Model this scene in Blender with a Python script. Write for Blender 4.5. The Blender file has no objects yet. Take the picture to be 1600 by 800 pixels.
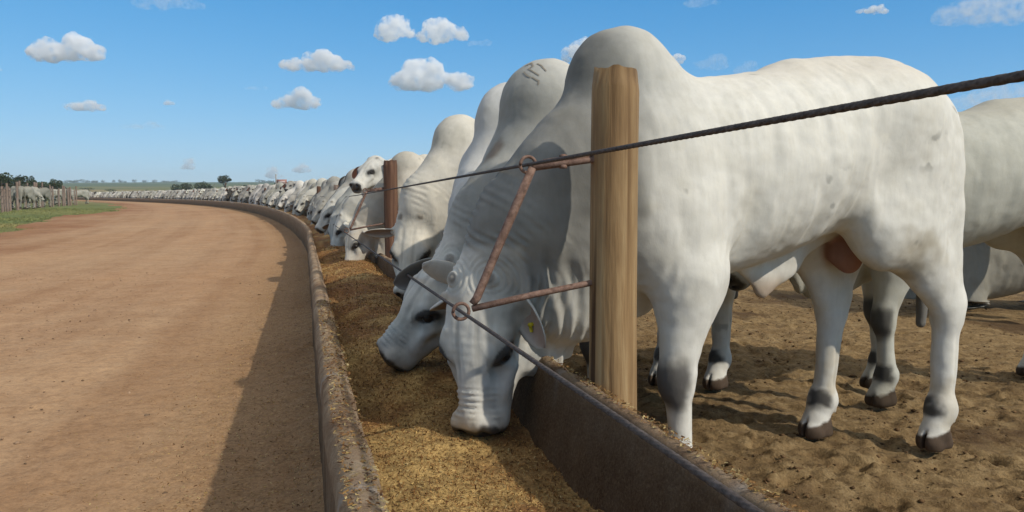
import bpy, math, random
import numpy as np
from mathutils import Vector, Matrix
random.seed(7); RNG = np.random.default_rng(7)
scene = bpy.context.scene
COL = scene.collection
R = math.radians

# ------------------------------------------------------------------ camera, sky, sun, exposure
CAM_H = 0.95
F_PX, PITCH = 1256.0, math.atan(80 / 1256.0)
cam = bpy.data.cameras.new('camera'); cam_o = bpy.data.objects.new('camera', cam); COL.objects.link(cam_o)
cam.sensor_width = 36.0; cam.lens = 36.0 * F_PX / 1600.0
cam.clip_start = 0.02; cam.clip_end = 20000
cam_o.location = (0, 0, CAM_H); cam_o.rotation_euler = (R(90) - PITCH, 0, 0)
scene.camera = cam_o

SUN_AZ = Vector((0.80, -0.60)); SUN_EL = R(38)
sun_dir = Vector((SUN_AZ.x * math.cos(SUN_EL), SUN_AZ.y * math.cos(SUN_EL), math.sin(SUN_EL)))
world = bpy.data.worlds.new('World'); scene.world = world; world.use_nodes = True
wn = world.node_tree; wn.nodes.clear()
sky = wn.nodes.new('ShaderNodeTexSky'); sky.sky_type = 'NISHITA'; sky.sun_disc = False
sky.sun_elevation = SUN_EL; sky.sun_rotation = math.atan2(sun_dir.x, sun_dir.y)
sky.altitude = 3000; sky.air_density = 0.7; sky.dust_density = 0.0; sky.ozone_density = 6.0
bg = wn.nodes.new('ShaderNodeBackground'); bg.inputs[1].default_value = 0.15
wo = wn.nodes.new('ShaderNodeOutputWorld')
sk1 = wn.nodes.new('ShaderNodeVectorMath'); sk1.operation = 'MULTIPLY_ADD'; sk1.inputs[1].default_value = (.15,) * 3; sk1.inputs[2].default_value = (1, 1, 1)
sk2 = wn.nodes.new('ShaderNodeVectorMath'); sk2.operation = 'DIVIDE'; sk3 = wn.nodes.new('ShaderNodeHueSaturation'); sk3.inputs['Saturation'].default_value = 1.6; sk3.inputs['Hue'].default_value = .499
skg = wn.nodes.new('ShaderNodeGamma'); skg.inputs[1].default_value = .7; sksc = wn.nodes.new('ShaderNodeVectorMath'); sksc.operation = 'SCALE'; sksc.inputs['Scale'].default_value = 1.86
wn.links.new(sky.outputs[0], sk1.inputs[0]); wn.links.new(sky.outputs[0], sk2.inputs[0]); wn.links.new(sk1.outputs[0], sk2.inputs[1]); wn.links.new(sk2.outputs[0], skg.inputs[0]); wn.links.new(skg.outputs[0], sksc.inputs[0]); wn.links.new(sksc.outputs[0], sk3.inputs['Color'])
# bright warm veil added to the sky overhead, out of view, to fill the shadows
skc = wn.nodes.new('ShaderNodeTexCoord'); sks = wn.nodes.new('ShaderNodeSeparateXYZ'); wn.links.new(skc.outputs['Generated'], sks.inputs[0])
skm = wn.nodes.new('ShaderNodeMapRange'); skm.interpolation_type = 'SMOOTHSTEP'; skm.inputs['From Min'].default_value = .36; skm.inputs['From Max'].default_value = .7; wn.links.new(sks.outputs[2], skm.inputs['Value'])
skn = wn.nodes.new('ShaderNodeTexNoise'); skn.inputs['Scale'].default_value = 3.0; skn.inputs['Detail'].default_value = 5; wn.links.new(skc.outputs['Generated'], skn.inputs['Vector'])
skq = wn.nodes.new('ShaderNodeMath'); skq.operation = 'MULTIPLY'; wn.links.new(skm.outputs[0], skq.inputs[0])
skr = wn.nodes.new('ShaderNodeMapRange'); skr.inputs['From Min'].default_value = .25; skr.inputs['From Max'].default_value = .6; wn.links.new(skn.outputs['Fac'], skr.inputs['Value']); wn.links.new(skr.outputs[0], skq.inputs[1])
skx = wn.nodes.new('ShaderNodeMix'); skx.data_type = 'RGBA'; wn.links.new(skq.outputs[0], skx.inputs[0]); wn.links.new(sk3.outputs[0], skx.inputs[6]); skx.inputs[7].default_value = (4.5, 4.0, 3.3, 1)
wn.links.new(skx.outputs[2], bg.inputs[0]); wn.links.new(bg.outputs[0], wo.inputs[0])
sl = bpy.data.lights.new('sun', 'SUN'); sl.energy = 2.3; sl.angle = R(0.9); sl.color = (1.0, 0.93, 0.82)
so = bpy.data.objects.new('sun', sl); COL.objects.link(so)
so.rotation_euler = (-sun_dir).to_track_quat('-Z', 'Y').to_euler(); so.location = (8, -6, 9)
vs = scene.view_settings
vs.view_transform = 'Standard'; vs.look = 'None'; vs.exposure = 0.5; vs.gamma = 1.0; vs.use_curve_mapping = False
cy = scene.cycles
cy.use_denoising = True; cy.max_bounces = 24; cy.diffuse_bounces = 3; cy.glossy_bounces = 2
cy.transparent_max_bounces = 8; cy.volume_bounces = 24; cy.volume_step_rate = .5

# ------------------------------------------------------------------ small helpers
def hash3(ix, iy, iz, seed):
    h = (ix.astype(np.int64) * 374761393 + iy.astype(np.int64) * 668265263 + iz.astype(np.int64) * 2147483647 + seed * 974711) & 0xFFFFFFFF
    h = ((h ^ (h >> 13)) * 1274126177) & 0xFFFFFFFF
    h = ((h ^ (h >> 16)) * 2246822519) & 0xFFFFFFFF
    h = h ^ (h >> 15)
    return (h & 0xFFFFFF).astype(np.float64) / 0xFFFFFF
def vnoise(p, seed=0):
    """smooth value noise in -1..1 at the rows of p (n,3)"""
    p = np.asarray(p, float); i = np.floor(p).astype(np.int64); f = p - i; f = f * f * f * (f * (f * 6 - 15) + 10)
    r = 0
    for dx in (0, 1):
        for dy in (0, 1):
            for dz in (0, 1):
                w = (f[:, 0] if dx else 1 - f[:, 0]) * (f[:, 1] if dy else 1 - f[:, 1]) * (f[:, 2] if dz else 1 - f[:, 2])
                r = r + w * hash3(i[:, 0] + dx, i[:, 1] + dy, i[:, 2] + dz, seed)
    return r * 2 - 1
def fbm(p, octaves=4, seed=0, gain=.5):
    p = np.asarray(p, float); a, s, t = 1.0, 0, 0
    for o in range(octaves):
        s = s + a * vnoise(p * (2.03 ** o) + 17.3 * o, seed + o); t += a; a *= gain
    return s / t
def sstep(a, b, x):
    t = np.clip((np.asarray(x, float) - a) / (b - a), 0, 1); return t * t * (3 - 2 * t)

def mesh_np(name, V, Fq, mat=None, cols=None, gloss=None, smooth=True, tris=None):
    """mesh from numpy verts (n,3) and quads (m,4) (and triangles (k,3))"""
    me = bpy.data.meshes.new(name)
    V = np.asarray(V, np.float32); Fq = np.asarray(Fq, np.int32).reshape(-1, 4)
    T = np.zeros((0, 3), np.int32) if tris is None else np.asarray(tris, np.int32).reshape(-1, 3)
    me.vertices.add(len(V)); me.vertices.foreach_set('co', V.ravel())
    nl = Fq.size + T.size; me.loops.add(nl); me.loops.foreach_set('vertex_index', np.concatenate([Fq.ravel(), T.ravel()]).astype(np.int32))
    me.polygons.add(len(Fq) + len(T))
    st = np.concatenate([np.arange(len(Fq)) * 4, Fq.size + np.arange(len(T)) * 3]).astype(np.int32)
    me.polygons.foreach_set('loop_start', st)
    me.update(calc_edges=True); me.validate()
    if smooth: me.polygons.foreach_set('use_smooth', np.ones(len(me.polygons), bool))
    if cols is not None:
        a = me.color_attributes.new('Col', 'FLOAT_COLOR', 'POINT')
        a.data.foreach_set('color', np.concatenate([cols, np.ones((len(cols), 1))], 1).astype(np.float32).ravel())
    if gloss is not None:
        a = me.attributes.new('gloss', 'FLOAT', 'POINT'); a.data.foreach_set('value', np.asarray(gloss, np.float32))
    if mat: me.materials.append(mat)
    me.update()
    return me
def link(name, me, parent=None, loc=None, rotz=None):
    o = bpy.data.objects.new(name, me); COL.objects.link(o)
    if parent: o.parent = parent
    if loc is not None: o.location = loc
    if rotz is not None: o.rotation_euler = (0, 0, rotz)
    return o
def empty(name, loc=(0, 0, 0), rotz=0):
    o = bpy.data.objects.new(name, None); COL.objects.link(o); o.location = loc; o.rotation_euler = (0, 0, rotz); o.empty_display_size = .1
    return o
def tag(o, label=None, cat=None, group=None, kind=None):
    if label: o['label'] = label
    if cat: o['category'] = cat
    if group: o['group'] = group
    if kind: o['kind'] = kind
    return o
class MB:
    """collects pieces into one mesh"""
    def __init__(s): s.v, s.q, s.t, s.c, s.n = [], [], [], [], 0
    def add(s, V, Q=(), T=(), col=(1, 1, 1)):
        V = np.asarray(V, float); s.v.append(V)
        if len(Q): s.q.append(np.asarray(Q) + s.n)
        if len(T): s.t.append(np.asarray(T) + s.n)
        s.c.append(np.tile(np.asarray(col, float), (len(V), 1)) if np.ndim(col) == 1 else np.asarray(col)); s.n += len(V)
    def tube(s, pts, rad, seg=10, caps=True, col=(1, 1, 1), fn=None):
        pts = np.asarray(pts, float); n = len(pts); rad = np.broadcast_to(np.asarray(rad, float), (n,))
        tan = np.gradient(pts, axis=0); tan /= np.linalg.norm(tan, axis=1)[:, None] + 1e-12
        ref = np.array([0, 0, 1.0]) if abs(tan[0][2]) < .9 else np.array([1.0, 0, 0])
        V = []; a = np.arange(seg) / seg * 2 * np.pi
        nrm = ref - tan[0] * (ref @ tan[0]); nrm /= np.linalg.norm(nrm)
        for i in range(n):
            nrm = nrm - tan[i] * (nrm @ tan[i]); nrm /= np.linalg.norm(nrm); b = np.cross(tan[i], nrm)
            rr = rad[i] if fn is None else fn(i, a) * rad[i]
            V.append(pts[i] + (np.cos(a) * rr)[:, None] * nrm + (np.sin(a) * rr)[:, None] * b)
        V = np.concatenate(V); k = np.arange(seg); Q = []
        for i in range(n - 1):
            Q.append(np.stack([i * seg + k, i * seg + (k + 1) % seg, (i + 1) * seg + (k + 1) % seg, (i + 1) * seg + k], 1))
        T = []
        if caps:
            V = np.concatenate([V, [pts[0], pts[-1]]])
            T = np.concatenate([np.stack([(k + 1) % seg, k, np.full(seg, n * seg)], 1), np.stack([(n - 1) * seg + k, (n - 1) * seg + (k + 1) % seg, np.full(seg, n * seg + 1)], 1)])
        s.add(V, np.concatenate(Q), T, col)
    def box(s, c, h, rot=None, col=(1, 1, 1)):
        P = np.array([[x, y, z] for x in (-1, 1) for y in (-1, 1) for z in (-1, 1)], float) * np.asarray(h)
        if rot is not None: P = P @ np.asarray(rot).T
        s.add(P + np.asarray(c), [(0, 1, 3, 2), (4, 6, 7, 5), (0, 4, 5, 1), (2, 3, 7, 6), (0, 2, 6, 4), (1, 5, 7, 3)], (), col)
    def mesh(s, name, mat, smooth=True):
        return mesh_np(name, np.concatenate(s.v), np.concatenate(s.q) if s.q else np.zeros((0, 4)), mat, np.concatenate(s.c), None, smooth, np.concatenate(s.t) if s.t else None)

# ------------------------------------------------------------------ node material helper
class NM:
    def __init__(s, name, rough=.85, spec=.3):
        s.m = bpy.data.materials.new(name); s.m.use_nodes = True; s.t = s.m.node_tree; s.b = s.t.nodes['Principled BSDF']
        s.b.inputs['Roughness'].default_value = rough; s.b.inputs['Specular IOR Level'].default_value = spec
        s.tc = s.t.nodes.new('ShaderNodeTexCoord')
    def n(s, typ, **kw):
        x = s.t.nodes.new(typ)
        for k, v in kw.items(): setattr(x, k, v)
        return x
    def L(s, a, b): s.t.links.new(a, b)
    def noise(s, scale, detail=4, rough=.55, stretch=None, coord='Object', dist=0):
        x = s.n('ShaderNodeTexNoise'); x.inputs['Scale'].default_value = scale; x.inputs['Detail'].default_value = detail; x.inputs['Roughness'].default_value = rough
        x.inputs['Distortion'].default_value = dist
        if stretch:
            mp = s.n('ShaderNodeMapping'); mp.inputs['Scale'].default_value = stretch; s.L(s.tc.outputs[coord], mp.inputs[0]); s.L(mp.outputs[0], x.inputs['Vector'])
        else: s.L(s.tc.outputs[coord], x.inputs['Vector'])
        return x.outputs['Fac']
    def ramp(s, fac, stops):
        x = s.n('ShaderNodeValToRGB'); e = x.color_ramp.elements
        while len(e) < len(stops): e.new(.5)
        for k, (p, c) in enumerate(stops):
            e[k].position = p; e[k].color = (*c, 1) if len(c) == 3 else c
        s.L(fac, x.inputs[0]); return x.outputs[0]
    def mix(s, fac, a, b, mode='MIX'):
        x = s.n('ShaderNodeMix', data_type='RGBA', blend_type=mode)
        for sock, v in ((x.inputs['Factor'], fac), (x.inputs[6], a), (x.inputs[7], b)):
            if hasattr(v, 'node'): s.L(v, sock)
            elif isinstance(v, (int, float)): sock.default_value = v
            else: sock.default_value = (*v, 1)
        return x.outputs[2]
    def math(s, op, a, b=0.0, clamp=False):
        x = s.n('ShaderNodeMath', operation=op, use_clamp=clamp)
        for k, v in enumerate((a, b)):
            if hasattr(v, 'node'): s.L(v, x.inputs[k])
            else: x.inputs[k].default_value = v
        return x.outputs[0]
    def attr(s, name): 
        x = s.n('ShaderNodeAttribute', attribute_name=name); return x
    def col(s, sock): s.L(sock, s.b.inputs['Base Color'])
    def bump(s, h, strength=.4, dist=.01):
        x = s.n('ShaderNodeBump'); x.inputs['Strength'].default_value = strength; x.inputs['Distance'].default_value = dist
        s.L(h, x.inputs['Height']); s.L(x.outputs[0], s.b.inputs['Normal'])

def mat_hide():
    m = NM('zebu_hide', .8, .18)
    oi = m.n('ShaderNodeObjectInfo'); a = m.attr('Col').outputs['Color']
    c = m.mix(1.0, a, oi.outputs['Color'], 'MULTIPLY')
    n1 = m.ramp(m.noise(7, 5, .6), [(.3, (.91, .90, .87)), (.55, (1, 1, 1)), (.75, (.97, .95, .90))])
    c = m.mix(1.0, c, n1, 'MULTIPLY')
    n2 = m.ramp(m.noise(26, 4, .7), [(.3, (.965, .965, .97)), (.6, (1, 1, 1))])
    c = m.mix(1.0, c, n2, 'MULTIPLY')
    n3 = m.ramp(m.noise(26, 4, .7, (2.2, 2.2, .4)), [(.3, (.925, .925, .92)), (.6, (1, 1, 1))])
    c = m.mix(1.0, c, n3, 'MULTIPLY')
    m.col(c)
    g = m.attr('gloss').outputs['Fac']
    m.L(m.math('SUBTRACT', .8, m.math('MULTIPLY', g, .62)), m.b.inputs['Roughness'])
    m.L(m.math('ADD', .15, m.math('MULTIPLY', g, .5)), m.b.inputs['Specular IOR Level'])
    h = m.math('ADD', m.math('MULTIPLY', m.noise(220, 3, .6, (1, 1, .35)), .35), m.math('ADD', m.noise(34, 4, .65), m.math('MULTIPLY', m.noise(11, 3, .5), 1.6)))
    m.bump(h, .11, .010)
    return m.m
def mat_col(name, rough=.7, spec=.3, metal=0.0, bumpscale=60, bs=.3, var=.25):
    """takes its colour from the mesh's Col attribute with a mottled variation"""
    m = NM(name, rough, spec); m.b.inputs['Metallic'].default_value = metal
    a = m.attr('Col').outputs['Color']
    k = m.ramp(m.noise(bumpscale * .5, 5, .65), [(.3, (1 - var,) * 3), (.7, (1, 1, 1))])
    m.col(m.mix(1.0, a, k, 'MULTIPLY')); m.bump(m.noise(bumpscale, 4, .6), bs, .005)
    return m.m
def mat_road():
    m = NM('packed_earth', .95, .1)
    big = m.noise(.35, 5, .6, (1.0, .35, 1)); mid = m.noise(2.2, 6, .65); fine = m.noise(55, 5, .75)
    c = m.ramp(big, [(.30, (.32, .175, .09)), (.48, (.43, .275, .16)), (.62, (.47, .33, .205)), (.8, (.38, .215, .115))])
    c = m.mix(.55, c, m.ramp(mid, [(.3, (.33, .20, .11)), (.7, (.49, .34, .21))]))
    c = m.mix(.6, c, m.mix(1.0, c, m.ramp(fine, [(.32, (.62, .60, .58)), (.6, (1.06, 1.05, 1.02))]), 'MULTIPLY'))
    sp = m.attr('spill').outputs['Fac']
    straw = m.ramp(m.noise(70, 5, .8), [(.3, (.17, .105, .055)), (.55, (.34, .225, .12)), (.75, (.48, .35, .19))])
    f = m.math('MULTIPLY', sp, m.ramp(m.noise(9, 5, .7), [(.25, (.55, .55, .55)), (.6, (1, 1, 1))]))
    c = m.mix(f, c, straw)
    c = m.mix(1.0, c, (1.04, .985, .94), 'MULTIPLY'); c = m.mix(1.0, c, m.ramp(m.noise(17, 6, .8), [(.33, (.74, .72, .70)), (.52, (1, 1, 1)), (.7, (1.1, 1.1, 1.08))]), 'MULTIPLY')
    ln = m.attr('lane').outputs['Fac']; c = m.mix(1.0, c, m.ramp(ln, [(.25, (.84, .79, .75)), (.5, (1, 1, 1)), (.8, (1.08, 1.07, 1.05))]), 'MULTIPLY')
    c = m.mix(m.math('MULTIPLY', m.ramp(m.noise(38, 5, .8), [(.33, (1, 1, 1)), (.42, (0, 0, 0))]), .45), c, (.17, .105, .06))
    red = m.attr('red').outputs['Fac']; c = m.mix(red, c, m.ramp(mid, [(.3, (.20, .085, .04)), (.7, (.32, .15, .07))]))
    m.col(c)
    m.bump(m.math('ADD', m.noise(90, 5, .75), m.math('MULTIPLY', m.noise(14, 5, .7), 2.0)), .5, .012)
    return m.m
def mat_pen():
    m = NM('trampled_manure_soil', .95, .12)
    c = m.ramp(m.noise(1.6, 6, .65), [(.30, (.17, .10, .047)), (.5, (.29, .19, .092)), (.72, (.39, .28, .145))])
    c = m.mix(.55, c, m.ramp(m.noise(11, 6, .7), [(.32, (.085, .05, .022)), (.5, (.28, .19, .088)), (.75, (.48, .355, .185))]))
    c = m.mix(.55, c, m.mix(1.0, c, m.ramp(m.noise(75, 5, .75), [(.3, (.5, .5, .5)), (.62, (1.12, 1.12, 1.1))]), 'MULTIPLY'))
    c = m.mix(m.math('MULTIPLY', m.ramp(m.noise(19, 6, .8), [(.38, (1, 1, 1)), (.49, (0, 0, 0))]), .72), c, (.085, .052, .024))
    w = m.attr('wet').outputs['Fac']; c = m.mix(w, c, (.075, .042, .022))
    m.col(c)
    m.bump(m.math('ADD', m.noise(120, 5, .75), m.math('MULTIPLY', m.noise(30, 5, .7), 2.0)), .65, .012)
    return m.m
def mat_ground():
    m = NM('field_earth', .95, .1)
    a = m.attr('Col').outputs['Color']
    k = m.ramp(m.noise(.8, 6, .7), [(.3, (.7, .7, .7)), (.65, (1.1, 1.1, 1.1))])
    c = m.mix(1.0, a, k, 'MULTIPLY'); c = m.mix(1.0, c, m.ramp(m.noise(.05, 5, .6), [(.35, (.8, .78, .8)), (.65, (1.1, 1.1, 1.0))]), 'MULTIPLY')
    m.col(c); m.bump(m.noise(3, 5, .7), .5, .1)
    return m.m
def mat_concrete():
    m = NM('weathered_concrete', 1.0, .04)
    c = m.ramp(m.noise(9, 6, .65), [(.3, (.23, .14, .085)), (.5, (.42, .30, .195)), (.7, (.54, .42, .29))])
    c = m.mix(.6, c, m.mix(1.0, c, m.ramp(m.noise(85, 5, .8), [(.3, (.55, .52, .5)), (.6, (1.1, 1.1, 1.1))]), 'MULTIPLY'))
    feed = m.ramp(m.noise(45, 4, .7), [(.56, (0, 0, 0)), (.66, (1, 1, 1))])
    geo = m.n('ShaderNodeNewGeometry'); sx = m.n('ShaderNodeSeparateXYZ'); m.L(geo.outputs['True Normal'], sx.inputs[0])
    up = m.math('MULTIPLY', m.math('SUBTRACT', sx.outputs[2], .55), 2.2, True)
    c = m.mix(m.math('MULTIPLY', m.math('MULTIPLY', feed, up), .85), c, (.36, .25, .11))
    cr = m.attr('crack').outputs['Fac']; c = m.mix(cr, c, (.55, .50, .44))
    st = m.ramp(m.noise(5, 5, .7, (1, 1, .3)), [(.4, (0, 0, 0)), (.7, (1, 1, 1))])
    wall = m.attr('stain').outputs['Fac']
    c = m.mix(m.math('MULTIPLY', wall, .85), c, m.mix(.5, m.mix(st, (.065, .038, .019), (.15, .095, .052)), m.ramp(m.noise(130, 4, .8), [(.36, (.02, .012, .007)), (.5, (.10, .065, .038)), (.66, (.28, .2, .12))])))
    m.col(c); m.bump(m.math('ADD', m.noise(110, 6, .8), m.noise(24, 5, .7)), .9, .016)
    return m.m
def mat_feed():
    m = NM('chopped_feed', .85, .2)
    a = m.attr('Col').outputs['Color']
    c = m.mix(1.0, a, m.ramp(m.noise(90, 5, .75), [(.3, (.4, .36, .32)), (.6, (1.05, 1.05, 1.0)), (.78, (1.45, 1.4, 1.2))]), 'MULTIPLY')
    m.col(c); m.bump(m.math('ADD', m.noise(140, 4, .75), m.noise(50, 4, .7)), .8, .012)
    return m.m
def mat_wood(name, cA, cB, cC):
    m = NM(name, .75, .25)
    g = m.noise(34, 6, .62, (1, 1, .045), dist=.6); big = m.noise(6, 4, .6, (1, 1, .35))
    c = m.ramp(g, [(.28, cA), (.5, cB), (.72, cC)])
    c = m.mix(m.ramp(big, [(.42, (0, 0, 0)), (.72, (.75, .75, .75))]), c, m.mix(.5, cA, (.16, .085, .04)))
    a = m.attr('Col').outputs['Color']; c = m.mix(1.0, c, a, 'MULTIPLY')
    kn = m.ramp(m.noise(9, 3, .5, (1, 1, .38)), [(.66, (1, 1, 1)), (.72, (.42, .34, .28))]); c = m.mix(1.0, c, kn, 'MULTIPLY')
    crack = m.ramp(m.noise(22, 3, .5, (1, 1, .02)), [(.33, (.25, .2, .17)), (.39, (1, 1, 1))])
    c = m.mix(1.0, c, crack, 'MULTIPLY')
    m.col(c); m.bump(m.math('ADD', g, m.math('MULTIPLY', m.noise(90, 4, .6, (1, 1, .06)), .5)), .5, .008)
    return m.m
def mat_rust():
    m = NM('rusty_iron', .75, .35); m.b.inputs['Metallic'].default_value = .15
    m.col(m.ramp(m.noise(55, 6, .7), [(.3, (.08, .045, .032)), (.5, (.20, .12, .088)), (.72, (.31, .205, .155))]))
    m.bump(m.noise(160, 4, .7), .5, .002); return m.m
def mat_cable():
    m = NM('steel_cable_metal', .75, .15)
    m.col(m.ramp(m.noise(120, 4, .7), [(.3, (.045, .036, .032)), (.7, (.13, .11, .10))])); return m.m
def mat_leaf(name, c0, c1):
    m = NM(name, .7, .2)
    a = m.attr('Col').outputs['Color']
    c = m.ramp(m.noise(1.3, 4, .7), [(.3, c0), (.7, c1)]); m.col(m.mix(1.0, c, a, 'MULTIPLY')); return m.m
HIDE = mat_hide(); ROAD = mat_road(); PEN = mat_pen(); GROUND = mat_ground(); CONC = mat_concrete(); FEED = mat_feed()
POSTW = mat_wood('peeled_post_wood', (.13, .072, .03), (.29, .18, .082), (.42, .295, .15))
OLDW = mat_wood('red_brown_post_wood', (.055, .026, .017), (.135, .068, .042), (.24, .135, .08))
GREYW = mat_wood('grey_fence_wood', (.15, .11, .085), (.27, .2, .16), (.36, .28, .23))
RUST = mat_rust(); CABLE = mat_cable()
TAGM = mat_col('yellow_tag_plastic', .45, .4, 0, 80, .1, .1)
LEAF = mat_leaf('dark_foliage', (.030, .048, .026), (.070, .092, .045)); BARK = mat_col('bark', .9, .1)
GRASSM = mat_col('grass_blades', .8, .15, 0, 3, .1, .35); PAINT = mat_col('weathered_paint', .7, .3)

# ------------------------------------------------------------------ the lie of the land
def zg(y):
    return np.interp(y, [-50, 9, 12, 17, 21, 26, 32, 40, 55, 79, 115, 157, 200, 300, 450, 700, 1100, 1600, 2200, 6000],
                     [0, 0, .008, .06, .12, .215, .325, .48, .70, .98, 1.38, 1.92, 2.7, 5.6, 10.2, 18.5, 31, 45.5, 58, 60])
def xo(y):                                    # inner face of the outer trough wall
    y = np.asarray(y, float); return .129 - .258 * y - .0094 * np.maximum(y - 14, 0) ** 1.7
def dxo(y): return (xo(np.asarray(y) + .05) - xo(np.asarray(y) - .05)) / .1
def xi(y): return xo(y) + .58 * np.sqrt(1 + dxo(y) ** 2)       # trough side of the inner wall
Y_END = 165.0
def geo(a, b, d0, g):
    out = [a]; d = d0
    while out[-1] < b: out.append(out[-1] + d); d *= g
    return np.array(out)
def grid_faces(nr, nc, flip=False):
    i, j = np.meshgrid(np.arange(nr - 1), np.arange(nc - 1), indexing='ij'); a = (i * nc + j).ravel()
    q = np.stack([a, a + 1, a + nc + 1, a + nc], 1); return q[:, ::-1] if flip else q
def fattr(me, name, val):
    a = me.attributes.new(name, 'FLOAT', 'POINT'); a.data.foreach_set('value', np.asarray(val, np.float32))

def build_ground():
    r = geo(.8, 2600, .5, 1.045); th = np.radians(np.concatenate([np.arange(-180, -60, 6), np.arange(-60, 60, .75), np.arange(60, 181, 6)]))
    Rr, T = np.meshgrid(r, th, indexing='ij'); X = (Rr * np.sin(T)).ravel(); Y = (Rr * np.cos(T)).ravel()
    Z = zg(Y) - .09; P = np.stack([X, Y, Z * 0], 1)
    far = np.clip((Y - 60) / 300, 0, 1)
    Z = Z + fbm(P / 2.2, 3, 5) * .03 + far * fbm(P / 160, 3, 9) * 1.2 + np.clip((Y - 700) / 900, 0, 1) * fbm(P / 600, 3, 4) * 2
    g1 = np.array((.14, .17, .06)); g2 = np.array((.19, .20, .08)); oc = np.array((.36, .26, .15)); far_c = np.array((.075, .125, .075))
    n = fbm(np.stack([X / 14, Y / 14, Z * 0], 1), 4, 21)[:, None]; n2 = fbm(np.stack([X / 120, Y / 60, Z * 0], 1), 3, 33)[:, None]
    C = g1 + (g2 - g1) * sstep(-.3, .4, n)
    dry = sstep(.05, .35, fbm(np.stack([X / 4, Y / 5, Z * 0], 1), 3, 57)[:, None]) * .5
    C = C + (np.array((.27, .22, .075)) - C) * np.where(Y[:, None] < 31, .25 + dry, dry * .4)
    fo = sstep(70, 160, Y)[:, None]
    C = C + fo * ((oc + (g2 * .9 - oc) * sstep(-.25, .2, n2 + (Y[:, None] - 330) / 500)) - C)
    C = C + sstep(380, 800, Y)[:, None] * (far_c - C) * (.75 + .25 * n2)
    me = mesh_np('ground', np.stack([X, Y, Z], 1), grid_faces(len(r), len(th), True), GROUND, np.clip(C, 0, 1))
    tag(link('ground', me), 'green and dry grass field spreading to the low hills', None, None, 'structure')
build_ground()

def build_road():
    ys = np.concatenate([np.arange(-1.2, 1, .06), np.arange(1, 5.5, .022), geo(5.5, Y_END + 25, .03, 1.022)])
    ts = np.concatenate([np.arange(0, 2.6, .022), geo(2.6, 11.5, .03, 1.05)])
    Yg, T = np.meshgrid(ys, ts, indexing='ij'); Yg = Yg.ravel(); T = T.ravel()
    X = xo(Yg) - .075 - T; P = np.stack([X, Yg, X * 0], 1)
    edge = 8.4 + 1.3 * fbm(np.stack([Yg / 6, Yg * 0, Yg * 0], 1), 3, 3) + 1.1 * fbm(np.stack([X / 1.3, Yg / 1.8, X * 0], 1), 3, 8) - 1.6 * sstep(34, 55, Yg) - sstep(60, 130, Yg) * 1.2
    Z = zg(Yg) + .012 * fbm(P / .9, 4, 1) + .006 * fbm(P / .12, 3, 2) + .005 * fbm(P / .045, 3, 12, .7)
    rut = np.exp(-((T - 2.3) / .45) ** 2) + np.exp(-((T - 4.3) / .5) ** 2); Z -= .018 * rut * sstep(2, 5, Yg)
    heap = np.exp(-T / .22); Z += heap * (.045 + .02 * fbm(P / .1, 3, 6))
    Z -= .25 * sstep(-.1, .5, T - edge) + .02
    spill = np.clip(np.exp(-(T / .62) ** 2) * 1.05 + .25 * np.exp(-(T / 1.5) ** 2), 0, 1)
    red = sstep(3.2, .5, np.abs(edge - T)) * (.5 + .5 * fbm(np.stack([X / 2.4, Yg / 3.5, X * 0], 1), 3, 15)) * sstep(4, 12, Yg)
    me = mesh_np('dirt_road', np.stack([X, Yg, Z], 1), grid_faces(len(ys), len(ts), False), ROAD)
    lane = .5 + .30 * fbm(np.stack([T / .34, Yg / 22, T * 0], 1), 4, 66, .65) + .22 * fbm(P / 1.6, 3, 67) + .12 * rut - .10 * sstep(5.2, 7.5, T); fattr(me, 'lane', np.clip(lane, 0, 1)); fattr(me, 'spill', spill); fattr(me, 'red', np.clip(red, 0, .85))
    tag(link('dirt_road', me), 'tan packed dirt road curving along the feed trough', None, None, 'structure')
build_road()

def pen_z(X, Yg):
    P = np.stack([X, Yg, X * 0], 1)
    Z = .028 * fbm(P / 1.1, 4, 41) + .017 * fbm(P / .22, 4, 42, .7)
    c = fbm(P / .085, 3, 43); Z = Z + .022 * sstep(.12, .5, c) * (0.6 + .4 * vnoise(P / .4, 44)) - .014 * sstep(-.1, -.5, c)
    g = np.random.default_rng(5); qy = 1.6 + 6 * g.random(260); qx = xi(qy) + .2 + 4.5 * g.random(260); qa = g.uniform(0, 6.28, 260)
    near = np.where((Yg > 1.3) & (Yg < 8) & (X - xi(Yg) < 5))[0]; xn, yn = X[near], Yg[near]; dz = np.zeros(len(near))
    for a, b, c in zip(qx, qy, qa):                                        # hoof prints pressed into the soil
        m = (np.abs(xn - a) < .13) & (np.abs(yn - b) < .13); u, v = xn[m] - a, yn[m] - b; u, v = u * np.cos(c) + v * np.sin(c), -u * np.sin(c) + v * np.cos(c)
        r = np.sqrt((u / .062) ** 2 + (v / .050) ** 2); dz[m] += -.024 * sstep(1.1, .7, r) * (1 - .55 * np.exp(-(v / .009) ** 2)) + .012 * np.exp(-((r - 1.3) / .25) ** 2)
    Z[near] += dz
    return Z + .013 * fbm(P / .045, 3, 45, .7)
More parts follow.
